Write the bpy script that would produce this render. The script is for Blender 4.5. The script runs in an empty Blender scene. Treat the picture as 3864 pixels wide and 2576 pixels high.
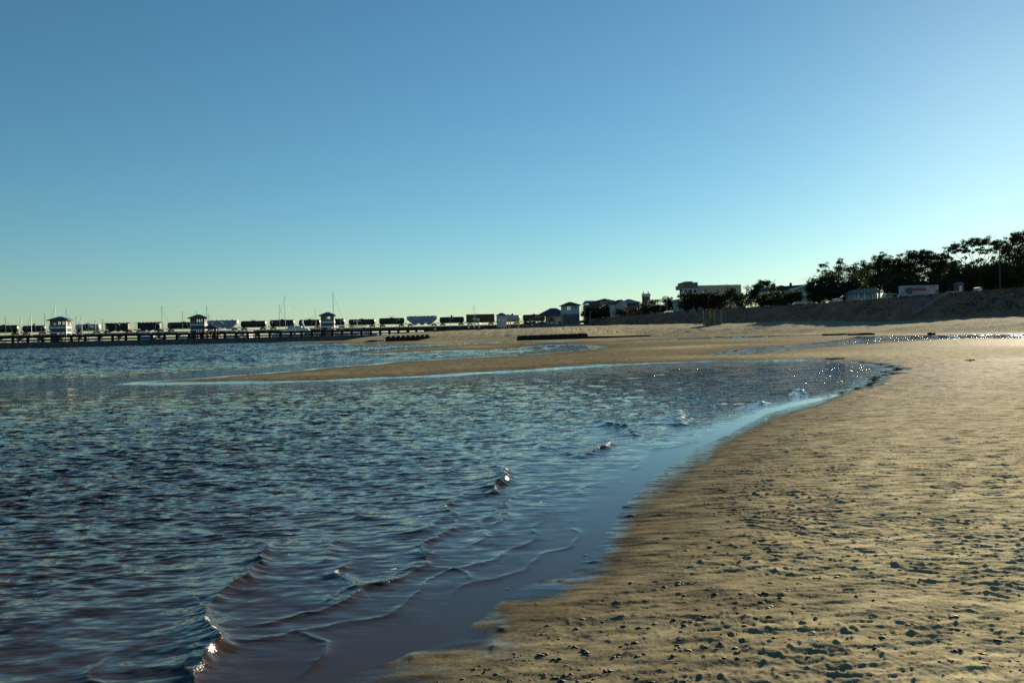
import bpy, math, os, random
import numpy as np
from mathutils import Vector, Matrix

random.seed(7)
Q = float(os.environ.get('GRID_STEP', '1'))
RNG = np.random.default_rng(11)
scene = bpy.context.scene
col = scene.collection

# ------------------------------------------------------------------ camera
EYE = 1.6
PITCH = math.radians(-0.59)
ROLL = math.radians(-1.3)
FPX = 3864 * 18.0 / 22.3
cam_data = bpy.data.cameras.new('camera')
cam_data.lens = 18.0
cam_data.sensor_width = 22.3
cam_data.clip_start = 0.05
cam_data.clip_end = 60000
cam = bpy.data.objects.new('camera', cam_data)
col.objects.link(cam)
CROT = Matrix.Rotation(math.pi / 2 + PITCH, 4, 'X') @ Matrix.Rotation(ROLL, 4, 'Z')
cam.matrix_world = Matrix.Translation((0, 0, EYE)) @ CROT
scene.camera = cam
R3 = CROT.to_3x3()

def ray(px, py):
    return R3 @ Vector(((px - 1932) / FPX, (1288 - py) / FPX, -1.0))

def at(px, py, d):
    """point on the sight line of a photograph pixel at forward distance d"""
    r = ray(px, py)
    return Vector((0, 0, EYE)) + r * (d / r.y)

def gnd(px, py, z=0.0):
    r = ray(px, py)
    t = (z - EYE) / r.z
    return Vector((0, 0, EYE)) + r * t

# ------------------------------------------------------------------ light
sr = ray(4008, 342).normalized()
SUN_EL = math.asin(sr.z)
SUN_AZ = math.atan2(sr.x, sr.y)          # clockwise from +Y
sun_data = bpy.data.lights.new('sun', 'SUN')
sun_data.energy = 5.0
sun_data.angle = math.radians(0.53)
sun_data.color = (1.0, 0.86, 0.62)
sun = bpy.data.objects.new('sun', sun_data)
col.objects.link(sun)
sun.rotation_euler = Vector((-sr.x, -sr.y, -sr.z)).to_track_quat('-Z', 'Y').to_euler()

world = bpy.data.worlds.new('World')
scene.world = world
world.use_nodes = True
wn = world.node_tree.nodes
wl = world.node_tree.links
bg = wn['Background']
sky = wn.new('ShaderNodeTexSky')
sky.sky_type = 'NISHITA'
sky.sun_disc = False
sky.sun_elevation = SUN_EL
sky.sun_rotation = SUN_AZ
sky.altitude = 0
sky.air_density = 1.0
sky.dust_density = 0.12
sky.ozone_density = 7.0
bg.inputs['Strength'].default_value = 0.053
tint = wn.new('ShaderNodeMix'); tint.data_type = 'RGBA'; tint.blend_type = 'MULTIPLY'
tint.inputs[0].default_value = 1.0
tint.inputs[7].default_value = (1.075, 1.0, 0.700, 1)      # the cool rendering of the photograph
wl.new(sky.outputs['Color'], tint.inputs[6])
wl.new(tint.outputs[2], bg.inputs['Color'])

scene.view_settings.view_transform = 'Standard'
scene.view_settings.look = 'None'
scene.view_settings.exposure = 1.53
scene.view_settings.gamma = 1.0
scene.render.engine = 'CYCLES'
scene.cycles.use_denoising = False
scene.cycles.max_bounces = 6
scene.cycles.sample_clamp_indirect = 4.0

# ------------------------------------------------------------------ materials
def new_mat(name):
    m = bpy.data.materials.new(name)
    m.use_nodes = True
    return m, m.node_tree.nodes, m.node_tree.links, m.node_tree.nodes['Principled BSDF']

MATS = {}
def mat(name, color, rough=0.7, metal=0.0, var=0.25, scale=1.5, spec=0.4, stretch=(1, 1, 1)):
    """weathered solid colour: two noises vary colour and gloss, object space"""
    if name in MATS:
        return MATS[name]
    m, n, l, p = new_mat(name)
    tc = n.new('ShaderNodeTexCoord')
    mp = n.new('ShaderNodeMapping')
    mp.inputs['Scale'].default_value = stretch
    l.new(tc.outputs['Object'], mp.inputs['Vector'])
    no = n.new('ShaderNodeTexNoise')
    no.inputs['Scale'].default_value = scale
    no.inputs['Detail'].default_value = 6
    no.inputs['Roughness'].default_value = 0.65
    l.new(mp.outputs['Vector'], no.inputs['Vector'])
    rp = n.new('ShaderNodeValToRGB')
    rp.color_ramp.elements[0].position = 0.3
    rp.color_ramp.elements[1].position = 0.72
    c = color
    rp.color_ramp.elements[0].color = (c[0]*(1-var), c[1]*(1-var), c[2]*(1-var), 1)
    rp.color_ramp.elements[1].color = (min(1, c[0]*(1+var)), min(1, c[1]*(1+var)), min(1, c[2]*(1+var)), 1)
    l.new(no.outputs['Fac'], rp.inputs['Fac'])
    l.new(rp.outputs['Color'], p.inputs['Base Color'])
    p.inputs['Roughness'].default_value = rough
    p.inputs['Metallic'].default_value = metal
    p.inputs['Specular IOR Level'].default_value = spec
    MATS[name] = m
    return m

# ------------------------------------------------------------------ numpy noise
def _hash(ix, iy, seed):
    h = (ix.astype(np.int64) * 374761393 + iy.astype(np.int64) * 668265263 + seed * 974634777) & 0xFFFFFFFF
    h = ((h ^ (h >> 13)) * 1274126177) & 0xFFFFFFFF
    h = h ^ (h >> 16)
    return (h & 0xFFFFFF).astype(np.float32) / np.float32(0xFFFFFF)

def vnoise(x, y, seed=0):
    ix = np.floor(x); iy = np.floor(y)
    fx = (x - ix).astype(np.float32); fy = (y - iy).astype(np.float32)
    fx = fx * fx * fx * (fx * (fx * 6 - 15) + 10)
    fy = fy * fy * fy * (fy * (fy * 6 - 15) + 10)
    a = _hash(ix, iy, seed); b = _hash(ix + 1, iy, seed)
    c = _hash(ix, iy + 1, seed); d = _hash(ix + 1, iy + 1, seed)
    return (a + (b - a) * fx + (c - a) * fy + (a - b - c + d) * fx * fy) * 2 - 1

def fbm(x, y, seed=0, oct=4, gain=0.5):
    s = 0; a = 1.0; t = 0
    for k in range(oct):
        s = s + a * vnoise(x, y, seed + k * 17)
        t += a
        x = x * 2.03 + 3.1; y = y * 2.03 - 1.7
        a *= gain
    return s / t

def bumps(x, y, cell, seed, prob, rmin, rmax):
    """scattered mounds: one candidate per cell; returns 0..1 profile"""
    gx = np.floor(x / cell); gy = np.floor(y / cell)
    out = np.zeros(x.shape, np.float32)
    for ox in (-1, 0, 1):
        for oy in (-1, 0, 1):
            cx = gx + ox; cy = gy + oy
            px = (cx + 0.15 + 0.7 * _hash(cx, cy, seed)) * cell
            py = (cy + 0.15 + 0.7 * _hash(cx, cy, seed + 1)) * cell
            on = _hash(cx, cy, seed + 2) < prob
            rr = rmin + (rmax - rmin) * _hash(cx, cy, seed + 3) ** 2
            asp = 0.6 + 0.9 * _hash(cx, cy, seed + 4)
            d2 = ((x - px) / asp) ** 2 + ((y - py) * asp) ** 2
            out = np.maximum(out, np.where(on, np.exp(-d2 / (rr * rr)) * (rr / rmax), 0).astype(np.float32))
    return out

def sstep(a, b, x):
    t = np.clip((x - a) / (b - a), 0, 1)
    return t * t * (3 - 2 * t)

def seg_dist(x, y, P):
    """min distance to polyline, index-signed side (+ left of direction), param 0..1"""
    best = np.full(x.shape, 1e12, np.float32); side = np.zeros(x.shape, np.float32); par = np.zeros(x.shape, np.float32)
    L = [math.dist(P[i], P[i+1]) for i in range(len(P)-1)]
    tot = sum(L); acc = 0
    for i in range(len(P) - 1):
        ax, ay = P[i]; bx, by = P[i+1]
        dx, dy = bx - ax, by - ay
        q = dx*dx + dy*dy + 1e-9
        t = np.clip(((x-ax)*dx + (y-ay)*dy) / q, 0, 1)
        ex = x - (ax + t*dx); ey = y - (ay + t*dy)
        d = ex*ex + ey*ey
        cr = dx*ey - dy*ex
        m = d < best
        best = np.where(m, d, best); side = np.where(m, np.sign(cr), side); par = np.where(m, (acc + t*L[i]) / tot, par)
        acc += L[i]
    return np.sqrt(best), side, par

def in_poly(x, y, P):
    c = np.zeros(x.shape, bool)
    n = len(P)
    for i in range(n):
        ax, ay = P[i]; bx, by = P[(i+1) % n]
        if ay == by:
            continue
        m = ((ay > y) != (by > y)) & (x < (bx-ax) * (y-ay) / (by-ay) + ax)
        c ^= m
    return c

def poly_sd(x, y, P):
    d, _, _ = seg_dist(x, y, P + [P[0]])
    return np.where(in_poly(x, y, P), -d, d)

def xy(pts, z=0.0):
    return [tuple(gnd(a, b, z).xy) for a, b in pts]
# ================================================================== SETTING: sand, water, bank
W1 = xy([(1000,2760),(1150,2576),(1330,2500),(1500,2421),(1650,2385),(1800,2262),(1900,2200),(2060,2155),(2150,2080),(2260,1965),(2330,1890),
  (2420,1800),(2560,1690),(2700,1620),(2850,1555),(3040,1505),(3200,1468),(3330,1430),(3370,1405),(3340,1380),(3250,1366),(3100,1360),
  (2900,1361),(2700,1363),(2460,1371),(2200,1385),(1970,1400),(1640,1418),(1315,1432),(985,1443),(660,1448),(430,1450),(560,1440),(700,1431),(920,1415),
  (1230,1389),(1480,1367),(1800,1349),(2008,1337),(2157,1325),(2276,1311),(2217,1303),(2068,1302),(2038,1305),(1949,1316),(1800,1322),
  (1646,1326),(1498,1334),(1385,1338),(1349,1333),(1468,1324),(1557,1313),(1646,1306),(1750,1302),(1850,1297),(1949,1291),(1800,1293.5),
  (1650,1299),(1495,1302),(1349,1306),(1200,1309),(1319,1300.5),(1495,1297.5),(1400,1294.5),(1200,1293),(1000,1293.5),(942,1294)])
W1 += [(-90,326),(-20,378),(30,430),(160,900),(2000,20000),(-30000,20000),(-30000,-3000),(-200,-300),(-4,-20),(-2,0)]
P1 = xy([(3252,1270),(3400,1266),(3600,1264),(3864,1262),(4300,1255),(4300,1277),(3864,1277),(3650,1277),(3500,1283),(3350,1291),(3150,1304),
  (2950,1321),(2760,1338),(2699,1334),(2850,1316),(3000,1303),(3150,1290),(3220,1279)])
P2 = xy([(2400,1285),(2550,1277.5),(2711,1271),(2900,1267),(3022,1265),(3100,1266),(2900,1271.5),(2700,1277),(2550,1283),(2420,1287)])
P3 = xy([(1990,1299),(2060,1292),(2160,1290.5),(2130,1296),(2060,1300)])
# start of the rising upper beach (right to left) and the foot of the bank behind it
BERM = xy([(4600,1238),(4300,1248),(3864,1258),(3600,1260),(3252,1263),(3022,1262),(2711,1267),(2425,1271),(2230,1277),(1950,1284),(1650,1287),(1400,1286),
  (1200,1285),(942,1292)])
FOOT = [(5200,1140,112),(4300,1165,130),(3864,1187,147),(3600,1192,156),(3400,1199,166),(3000,1213,205),(2690,1223,245),(2480,1228,272),(2300,1232,300),(2215,1234,318),
  (2100,1237,330),(2000,1241,338),(1900,1246,345)]
TOPL = [(5200,1030,120),(4300,1058,139),(3864,1088,156),(3600,1106,165),(3400,1122,175),(3000,1150,214),(2690,1168,254),(2480,1181,281),(2300,1197,309),(2228,1203,326)]

def terrain(x, y):
    """height of the sand and its signed distance to water (+ land)"""
    r = np.sqrt(x*x + y*y)
    sd = np.minimum(poly_sd(x, y, W1), np.minimum(poly_sd(x, y, P1), np.minimum(poly_sd(x, y, P2), poly_sd(x, y, P3))))
    k = np.clip(r / 10, 0.4, 5)
    k = np.clip(r / 10, 0.4, 2.2)
    sd = sd + (0.12 * fbm(x / (0.7*k), y / (0.20*k), 5, 4) + 0.20 * fbm(x / (1.7*k), y / (0.55*k), 15, 2) + 0.09 * fbm(x / (1.7*k), y / (0.5*k), 9, 3)) * k
    land = 0.10 * (1 - np.exp(-np.maximum(sd, 0) / 5.0)) + 0.02 * (1 - np.exp(-np.maximum(sd, 0) / 1.2))
    deep = -0.5 * (1 - np.exp(np.minimum(sd, 0) / 9.0))
    h = np.where(sd > 0, land, deep)
    db, sb, _ = seg_dist(x, y, BERM)
    up = np.where(sb < 0, db, 0)          # beyond the berm line
    up = up * (in_poly(x, y, BEACH))
    h = h + 3.15 * (1 - np.exp(-up / 22.0))
    return h, sd, up, r

fr = [tuple(at(a, b, d).xy) for a, b, d in FOOT]
BEACH = BERM + [(-30, 352)] + [(a * 1.2, b * 1.2) for a, b in reversed(fr)]

def detail(x, y, h, sd, up, r):
    """ripples, pits, worm casts and churned dry sand"""
    wetm = sstep(0.15, 1.3, sd)
    near = 1 - sstep(25, 55, r)
    wx = x + 0.13 * fbm(x / 0.35, y / 0.35, 21, 3); wy = y + 0.13 * fbm(x / 0.35, y / 0.35, 31, 3)
    patch = sstep(-0.2, 0.35, fbm(x / 1.6, y / 1.3, 41, 3))
    ang = 1.1 + 1.2 * fbm(x / 3.0, y / 3.0, 51, 2)
    ph = (wx * np.cos(ang) + wy * np.sin(ang)) / 0.075
    rip = (1 - np.abs(np.sin(np.pi * ph))) ** 1.5
    s1 = fbm(wx / 0.20, wy / 0.055, 61, 3)           # streaks running along the shore
    s2 = fbm(x / 0.06, y / 0.05, 71, 3)
    jx = x + 0.012 * fbm(x / 0.03, y / 0.03, 77, 2); jy = y + 0.012 * fbm(x / 0.03, y / 0.03, 78, 2)
    b1 = bumps(jx, jy, 0.085, 81, 0.8, 0.007, 0.020)
    b2 = bumps(jx, jy, 0.36, 91, 0.6, 0.018, 0.045)
    pit = bumps(jx, jy, 0.22, 101, 0.5, 0.015, 0.035)
    s4 = fbm(wx / 0.085, wy / 0.036, 151, 3); pm = 0.35 + 0.9 * sstep(-0.3, 0.5, fbm(x / 0.7, y / 0.5, 155, 2))
    big = fbm(x / 1.2, y / 0.7, 111, 3)
    d = near * wetm * (0.0062 * (0.35 + 0.65 * patch) * rip + 0.0032 * s1 + 0.0018 * s2 + 0.0125 * b1 * (0.35 + pm * 0.65) + 0.011 * b2 - 0.006 * pit - 0.0055 * sstep(0.16, 0.5, s4) * pm + 0.003 * sstep(0.2, 0.5, -s4) * pm) + wetm * 0.012 * big
    d = d + near * (1 - wetm) * sstep(-0.6, 0.15, sd) * (0.012 * b2 + 0.0010 * s1)
    far = sstep(12, 35, r) * (up <= 0)
    d = d + far * sstep(0.1, 1.5, sd) * (0.022 * fbm(x / 0.9, y / 0.55, 121, 3) + 0.012 * np.abs(fbm(x / 0.5, y / 0.3, 125, 2)))
    upm = sstep(1.0, 9, up)
    d = d + upm * (0.34 * np.abs(fbm(x / 3.4, y / 2.6, 131, 4)) + 0.14 * fbm(x / 9, y / 5, 141, 3))
    return d

def polar(rows, cols):
    R, A = np.meshgrid(rows, cols, indexing='ij')
    return (R * np.sin(A)).astype(np.float64), (R * np.cos(A)).astype(np.float64)

def make_cols(step):
    f = np.arange(math.radians(-37), math.radians(41), step)
    b = np.arange(math.radians(42), math.radians(321), math.radians(3))
    return np.concatenate([f, b])

def make_rows(dmin, k, cap):
    r = [0.6]
    while r[-1] < 420:
        q = r[-1]
        r.append(q + (0.12 if q < 2.9 else max(dmin, min(k * q * q, cap))))
    while r[-1] < 30000:
        r.append(r[-1] * 1.25)
    return np.array(r)

def grid_mesh(name, X, Y, Z, keep, attrs, material):
    nr, nc = X.shape
    idx = np.arange(nr * nc).reshape(nr, nc)
    nxt = np.roll(idx, -1, axis=1)
    a = idx[:-1]; b = nxt[:-1]; c = nxt[1:]; d = idx[1:]
    K = np.roll(keep, -1, axis=1)
    fk = keep[:-1] | K[:-1] | K[1:] | keep[1:]
    faces = np.stack([a[fk], d[fk], c[fk], b[fk]], axis=-1).reshape(-1, 4)
    used = np.zeros(nr * nc, bool); used[faces.ravel()] = True
    remap = np.cumsum(used) - 1
    faces = remap[faces]
    co = np.stack([X.ravel()[used], Y.ravel()[used], Z.ravel()[used]], axis=-1).astype(np.float32)
    me = bpy.data.meshes.new(name)
    me.vertices.add(len(co)); me.vertices.foreach_set('co', co.ravel())
    me.loops.add(faces.size); me.loops.foreach_set('vertex_index', faces.ravel().astype(np.int32))
    me.polygons.add(len(faces)); me.polygons.foreach_set('loop_start', np.arange(0, faces.size, 4, dtype=np.int32))
    me.polygons.foreach_set('use_smooth', np.ones(len(faces), bool))
    for k, v in attrs.items():
        at_ = me.attributes.new(k, 'FLOAT', 'POINT')
        at_.data.foreach_set('value', v.ravel()[used].astype(np.float32))
    me.update(calc_edges=True)
    me.materials.append(material)
    o = bpy.data.objects.new(name, me)
    col.objects.link(o)
    return o

def rough_normal(n, l, geo, layers, strength):
    """surface normal shaken by vector noises: keeps its slope statistics at any distance"""
    acc = None
    for scale, det, sx, sy, rot, k in layers:
        mp = n.new('ShaderNodeMapping'); mp.inputs['Scale'].default_value = (sx, sy, 1); mp.inputs['Rotation'].default_value = (0, 0, rot)
        l.new(geo.outputs['Position'], mp.inputs['Vector'])
        t = n.new('ShaderNodeTexNoise'); t.inputs['Scale'].default_value = scale; t.inputs['Detail'].default_value = det
        l.new(mp.outputs['Vector'], t.inputs['Vector'])
        a = n.new('ShaderNodeVectorMath'); a.operation = 'SUBTRACT'; a.inputs[1].default_value = (0.5, 0.5, 0.5)
        l.new(t.outputs['Color'], a.inputs[0])
        b = n.new('ShaderNodeVectorMath'); b.operation = 'MULTIPLY'; b.inputs[1].default_value = (k * 1.6, k * 1.6, 0)
        l.new(a.outputs[0], b.inputs[0])
        if acc is None: acc = b.outputs[0]
        else:
            c = n.new('ShaderNodeVectorMath'); c.operation = 'ADD'
            l.new(acc, c.inputs[0]); l.new(b.outputs[0], c.inputs[1]); acc = c.outputs[0]
    sc = n.new('ShaderNodeVectorMath'); sc.operation = 'SCALE'
    l.new(acc, sc.inputs[0]); l.new(strength, sc.inputs['Scale'])
    ad = n.new('ShaderNodeVectorMath'); ad.operation = 'ADD'
    l.new(geo.outputs['Normal'], ad.inputs[0]); l.new(sc.outputs[0], ad.inputs[1])
    nm = n.new('ShaderNodeVectorMath'); nm.operation = 'NORMALIZE'
    l.new(ad.outputs[0], nm.inputs[0])
    return nm.outputs[0]

# ---- sand material: damp / wet / dry follow the height above the water
def sand_material():
    m, n, l, p = new_mat('beach_sand')
    def attr(nm):
        a = n.new('ShaderNodeAttribute'); a.attribute_name = nm; return a.outputs['Fac']
    geo = n.new('ShaderNodeNewGeometry')
    def noise(scale, det=5, sx=1, sy=1):
        mp = n.new('ShaderNodeMapping'); mp.inputs['Scale'].default_value = (sx, sy, 1)
        l.new(geo.outputs['Position'], mp.inputs['Vector'])
        t = n.new('ShaderNodeTexNoise'); t.inputs['Scale'].default_value = scale; t.inputs['Detail'].default_value = det
        t.inputs['Roughness'].default_value = 0.65
        l.new(mp.outputs['Vector'], t.inputs['Vector'])
        return t.outputs['Fac']
    def mix(f, a, b):
        x = n.new('ShaderNodeMix'); x.data_type = 'RGBA'
        (l.new(f, x.inputs[0]) if not isinstance(f, float) else x.inputs[0].__setattr__('default_value', f))
        for s, v in ((x.inputs[6], a), (x.inputs[7], b)):
            (l.new(v, s) if not isinstance(v, tuple) else s.__setattr__('default_value', v))
        return x.outputs[2]
    def mth(op, a, b=None):
        x = n.new('ShaderNodeMath'); x.operation = op
        for i, v in enumerate((a, b)):
            if v is None: continue
            (l.new(v, x.inputs[i]) if not isinstance(v, (int, float)) else x.inputs[i].__setattr__('default_value', v))
        return x.outputs[0]
    def ramp(f, p0, p1):
        x = n.new('ShaderNodeMapRange'); x.interpolation_type = 'SMOOTHSTEP'
        x.inputs['From Min'].default_value = p0; x.inputs['From Max'].default_value = p1
        l.new(f, x.inputs['Value']); return x.outputs[0]
    wet = attr('wet'); damp = attr('damp'); up = attr('upper')
    grain = ramp(noise(420, 3), 0.35, 0.65)
    blot = ramp(noise(1.1, 5, 0.5, 1.4), 0.35, 0.7)
    fine = ramp(noise(14, 6, 0.6, 1.4), 0.35, 0.68)
    a = mix(blot, (0.302, 0.270, 0.168, 1), (0.390, 0.350, 0.220, 1))
    a = mix(mth('MULTIPLY', fine, 0.45), a, (0.225, 0.188, 0.110, 1))
    a = mix(mth('MULTIPLY', grain, 0.22), a, (0.38, 0.34, 0.23, 1))
    a = mix(damp, a, mix(blot, (0.074, 0.064, 0.043, 1), (0.114, 0.099, 0.066, 1)))
    dry = mix(blot, (0.25, 0.225, 0.155, 1), (0.34, 0.305, 0.215, 1))
    a = mix(up, a, dry)
    a = mix(ramp(wet, 0.0, 0.8), a, (0.022, 0.016, 0.010, 1))
    l.new(a, p.inputs['Base Color'])
    wets = ramp(wet, 0.18, 0.9)
    rr = mth('SUBTRACT', 0.95, mth('MULTIPLY', damp, 0.22))
    rr = mth('ADD', rr, mth('MULTIPLY', up, 0.15))
    rm = n.new('ShaderNodeMix'); l.new(ramp(wet, 0.0, 0.22), rm.inputs[0]); l.new(rr, rm.inputs[2]); rm.inputs[3].default_value = 0.05
    l.new(rm.outputs[0], p.inputs['Roughness'])
    p.inputs['Specular IOR Level'].default_value = 0.2
    sp = n.new('ShaderNodeMix'); l.new(wets, sp.inputs[0]); sp.inputs[2].default_value = 0.0015; sp.inputs[3].default_value = 0.22
    l.new(sp.outputs[0], p.inputs['Specular IOR Level'])
    nv = rough_normal(n, l, geo, [(9, 3, 0.40, 1.4, 0.12, 0.55), (70, 3, 0.8, 1.2, 0.0, 0.28), (400, 1, 1, 1, 0.3, 0.20)], mth('SUBTRACT', 1.0, mth('MULTIPLY', wet, 0.985)))
    l.new(nv, p.inputs['Normal'])
    return m

rows = make_rows(0.016 * Q, 0.00027 * Q, 2.2)
cols = make_cols(0.00125 * Q)
X, Y = polar(rows, cols)
H, SD, UP, RR = terrain(X, Y)
Z = H + detail(X, Y, H, SD, UP, RR)
kk = np.clip(RR / 10, 0.6, 6)
wn_ = fbm(X / (0.8*kk), Y / (0.4*kk), 201, 3)
WET = 1 - sstep(-0.10, 0.72, (SD / kk ** 0.12 + 0.50 * wn_))
DAMP = 1 - sstep(0.2, 4.3, SD / kk ** 0.55 + 1.0 * fbm(X / (2.2*kk), Y / (1.0*kk), 211, 3))
UPA = sstep(0.5, 8, UP + 2.0 * fbm(X / 9, Y / 6, 221, 3))
DAMP = np.maximum(DAMP, 0.85 * sstep(14, 40, RR) * (UP <= 0) * sstep(-0.45, 0.30, fbm(X / 22, Y / 14, 231, 3) + 0.25))
far_keep = (RR < 430) | (SD > 0)
Z = np.where((RR > 430) & (SD > 0), np.minimum(Z, 3.0), Z)
sand = grid_mesh('sand', X, Y, Z, (SD > -6) & far_keep, {'wet': WET, 'damp': DAMP * (1 - UPA), 'upper': UPA}, sand_material())
sand['kind'] = 'structure'

# ---- water
def water_material():
    m, n, l, p = new_mat('brown_sea_water')
    geo = n.new('ShaderNodeNewGeometry')
    def attr(nm):
        a = n.new('ShaderNodeAttribute'); a.attribute_name = nm; return a.outputs['Fac']
    def noise(scale, det, sx, sy, rot=0.0):
        mp = n.new('ShaderNodeMapping'); mp.inputs['Scale'].default_value = (sx, sy, 1); mp.inputs['Rotation'].default_value = (0, 0, rot)
        l.new(geo.outputs['Position'], mp.inputs['Vector'])
        t = n.new('ShaderNodeTexNoise'); t.inputs['Scale'].default_value = scale; t.inputs['Detail'].default_value = det
        t.inputs['Roughness'].default_value = 0.55
        l.new(mp.outputs['Vector'], t.inputs['Vector'])
        return t.outputs['Fac']
    def mth(op, a, b):
        x = n.new('ShaderNodeMath'); x.operation = op
        for i, v in enumerate((a, b)):
            (l.new(v, x.inputs[i]) if not isinstance(v, (int, float)) else x.inputs[i].__setattr__('default_value', v))
        return x.outputs[0]
    chop = attr('chop'); foam_sparkle = attr('foam_sparkle')
    nv = rough_normal(n, l, geo, [(2.6, 2, 0.40, 1.2, 0.12, 0.25), (9.0, 2, 0.34, 1.4, -0.10, 1.75), (24.0, 1, 0.35, 1.4, 0.1, 1.25)], chop)
    p.inputs['Base Color'].default_value = (0.026, 0.0165, 0.010, 1)
    p.inputs['Roughness'].default_value = 0.04
    film = attr('film')
    ir = n.new('ShaderNodeMapRange'); ir.inputs['To Min'].default_value = 1.205; ir.inputs['To Max'].default_value = 1.33
    l.new(film, ir.inputs['Value']); l.new(ir.outputs[0], p.inputs['IOR'])
    l.new(nv, p.inputs['Normal'])
    fo = n.new('ShaderNodeBsdfPrincipled')
    fo.inputs['Base Color'].default_value = (0.72, 0.66, 0.56, 1); fo.inputs['Roughness'].default_value = 0.5
    ft = mth('GREATER_THAN', mth('ADD', foam_sparkle, mth('MULTIPLY', noise(130, 2, 0.7, 1, 0), 1.3)), 1.30)  # white specks: foam, and sun sparkle painted onto the crests
    mx = n.new('ShaderNodeMixShader')
    l.new(ft, mx.inputs[0]); l.new(p.outputs[0], mx.inputs[1]); l.new(fo.outputs[0], mx.inputs[2])
    l.new(mx.outputs[0], n['Material Output'].inputs['Surface'])
    return m

rowsw = make_rows(0.018 * Q, 0.00027 * Q, 0.62 * Q)
colsw = make_cols(0.00135 * Q)
Xw, Yw = polar(rowsw, colsw)
Hw, SDw, UPw, RRw = terrain(Xw, Yw)
dep = np.maximum(-SDw, 0)
amp = sstep(0.2, 3.0, dep) * (0.35 + 0.65 * sstep(2.0, 9.0, dep))
# wind chop as a sum of short waves, each dropped where the mesh cannot carry it
drw = np.gradient(rowsw)[:, None] * np.ones_like(Xw)
ZW = np.zeros_like(Xw)
warpx = Xw + 0.10 * fbm(Xw / 0.9, Yw / 0.9, 301, 2); warpy = Yw + 0.10 * fbm(Xw / 0.9, Yw / 0.9, 311, 2)
for i in range(34):
    lam = 0.09 * (1.1 / 0.09) ** (i / 33.0) * RNG.uniform(0.9, 1.1)
    th = math.radians(97) + RNG.normal(0, 0.5)
    kx, ky = math.cos(th) * 2 * math.pi / lam, math.sin(th) * 2 * math.pi / lam
    a = (0.105 if lam < 0.22 else 0.052 if lam < 0.45 else 0.016) * lam / 6.28
    pres = 1 - sstep(0.22, 0.42, drw / lam)
    w = np.sin(kx * warpx + ky * warpy + RNG.uniform(0, 6.28))
    env = 0.55 + 0.9 * np.abs(vnoise(Xw / (lam * 5), Yw / (lam * 4), 400 + i))
    ZW += a * pres * env * w
ZW = ZW * amp + 0.006 * amp * fbm(Xw / 3.0, Yw / 1.6, 331, 2) * (1 - sstep(40, 120, RRw))
FOAM_SPARKLE = np.zeros_like(Xw)
# breaking wavelets: crest lines (photograph pixels -> sea level), height, back width, front width, foam with painted sparkle
S_ = 1.643
CREST = [
 ([(440,1590),(470,1545),(492,1500),(497,1460),(490,1425),(470,1398)], 0.068, 0.186, 0.038, 0.9),
 ([(470,1405),(520,1365),(565,1325),(600,1290),(612,1262),(585,1240)], 0.044, 0.136, 0.068, 0.0),
 ([(760,1400),(800,1372),(825,1358),(900,1335),(978,1302)], 0.022, 0.062, 0.030, 0.45),
 ([(825,1358),(800,1335),(782,1320),(790,1300),(805,1285)], 0.028, 0.074, 0.038, 0.75),
 ([(978,1302),(974,1275),(972,1252),(1010,1232),(1048,1206)], 0.024, 0.062, 0.030, 0.45),
 ([(1048,1206),(1048,1190),(1030,1175),(1025,1163),(1040,1150)], 0.028, 0.074, 0.038, 0.55),
 ([(1120,1140),(1142,1122),(1160,1108),(1160,1090),(1138,1072)], 0.075, 0.161, 0.045, 0.9),
 ([(1340,1052),(1365,1040),(1400,1022),(1402,1012)], 0.05, 0.099, 0.045, 0.8),
 ([(1345,1052),(1300,1040),(1260,1032),(1215,1014)], 0.026, 0.087, 0.053, 0.45),
 ([(1452,1006),(1458,996),(1440,985),(1400,978),(1355,966)], 0.075, 0.124, 0.060, 0.6),
 ([(1555,978),(1564,966),(1560,950),(1540,944)], 0.10, 0.60, 0.12, 0.8),
 ([(1740,930),(1752,926),(1735,922)], 0.06, 0.4, 0.12, 0.6),
 ([(1850,905),(1838,900),(1818,897)], 0.09, 0.186, 0.090, 0.7),
 ([(1160,1160),(1130,1185),(1095,1215)], 0.012, 0.050, 0.022, 0.0),
 ([(660,1455),(720,1462),(742,1478),(735,1510),(700,1550)], 0.012, 0.037, 0.022, 0.45),
 ([(560,1447),(640,1430),(760,1400)], 0.012, 0.037, 0.030, 0.0),
 ([(1110,1215),(1108,1245),(1075,1265)], 0.009, 0.043, 0.022, 0.0),
 ([(980,1302),(1050,1310),(1085,1330)], 0.009, 0.043, 0.022, 0.0),
 ([(740,1300),(760,1255),(790,1235)], 0.028, 0.155, 0.090, 0.0),
 ([(1040,1180),(1000,1205),(930,1235)], 0.020, 0.124, 0.075, 0.0),
]
farw = sstep(35, 70, RRw) * (1 - sstep(350, 420, RRw)) * sstep(2, 14, dep)
ZW += farw * (0.26 * (1 - np.abs(fbm(Xw / 3.4, Yw / 1.9, 341, 3))) ** 3 + 0.10 * fbm(Xw / 1.6, Yw / 1.1, 345, 2))
nearm = RRw < 60
xs, ys = Xw[nearm], Yw[nearm]
add = np.zeros_like(xs); fm = np.zeros_like(xs)
jx = xs + 0.06 * fbm(xs / 0.25, ys / 0.25, 351, 3); jy = ys + 0.06 * fbm(xs / 0.25, ys / 0.25, 361, 3)
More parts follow.
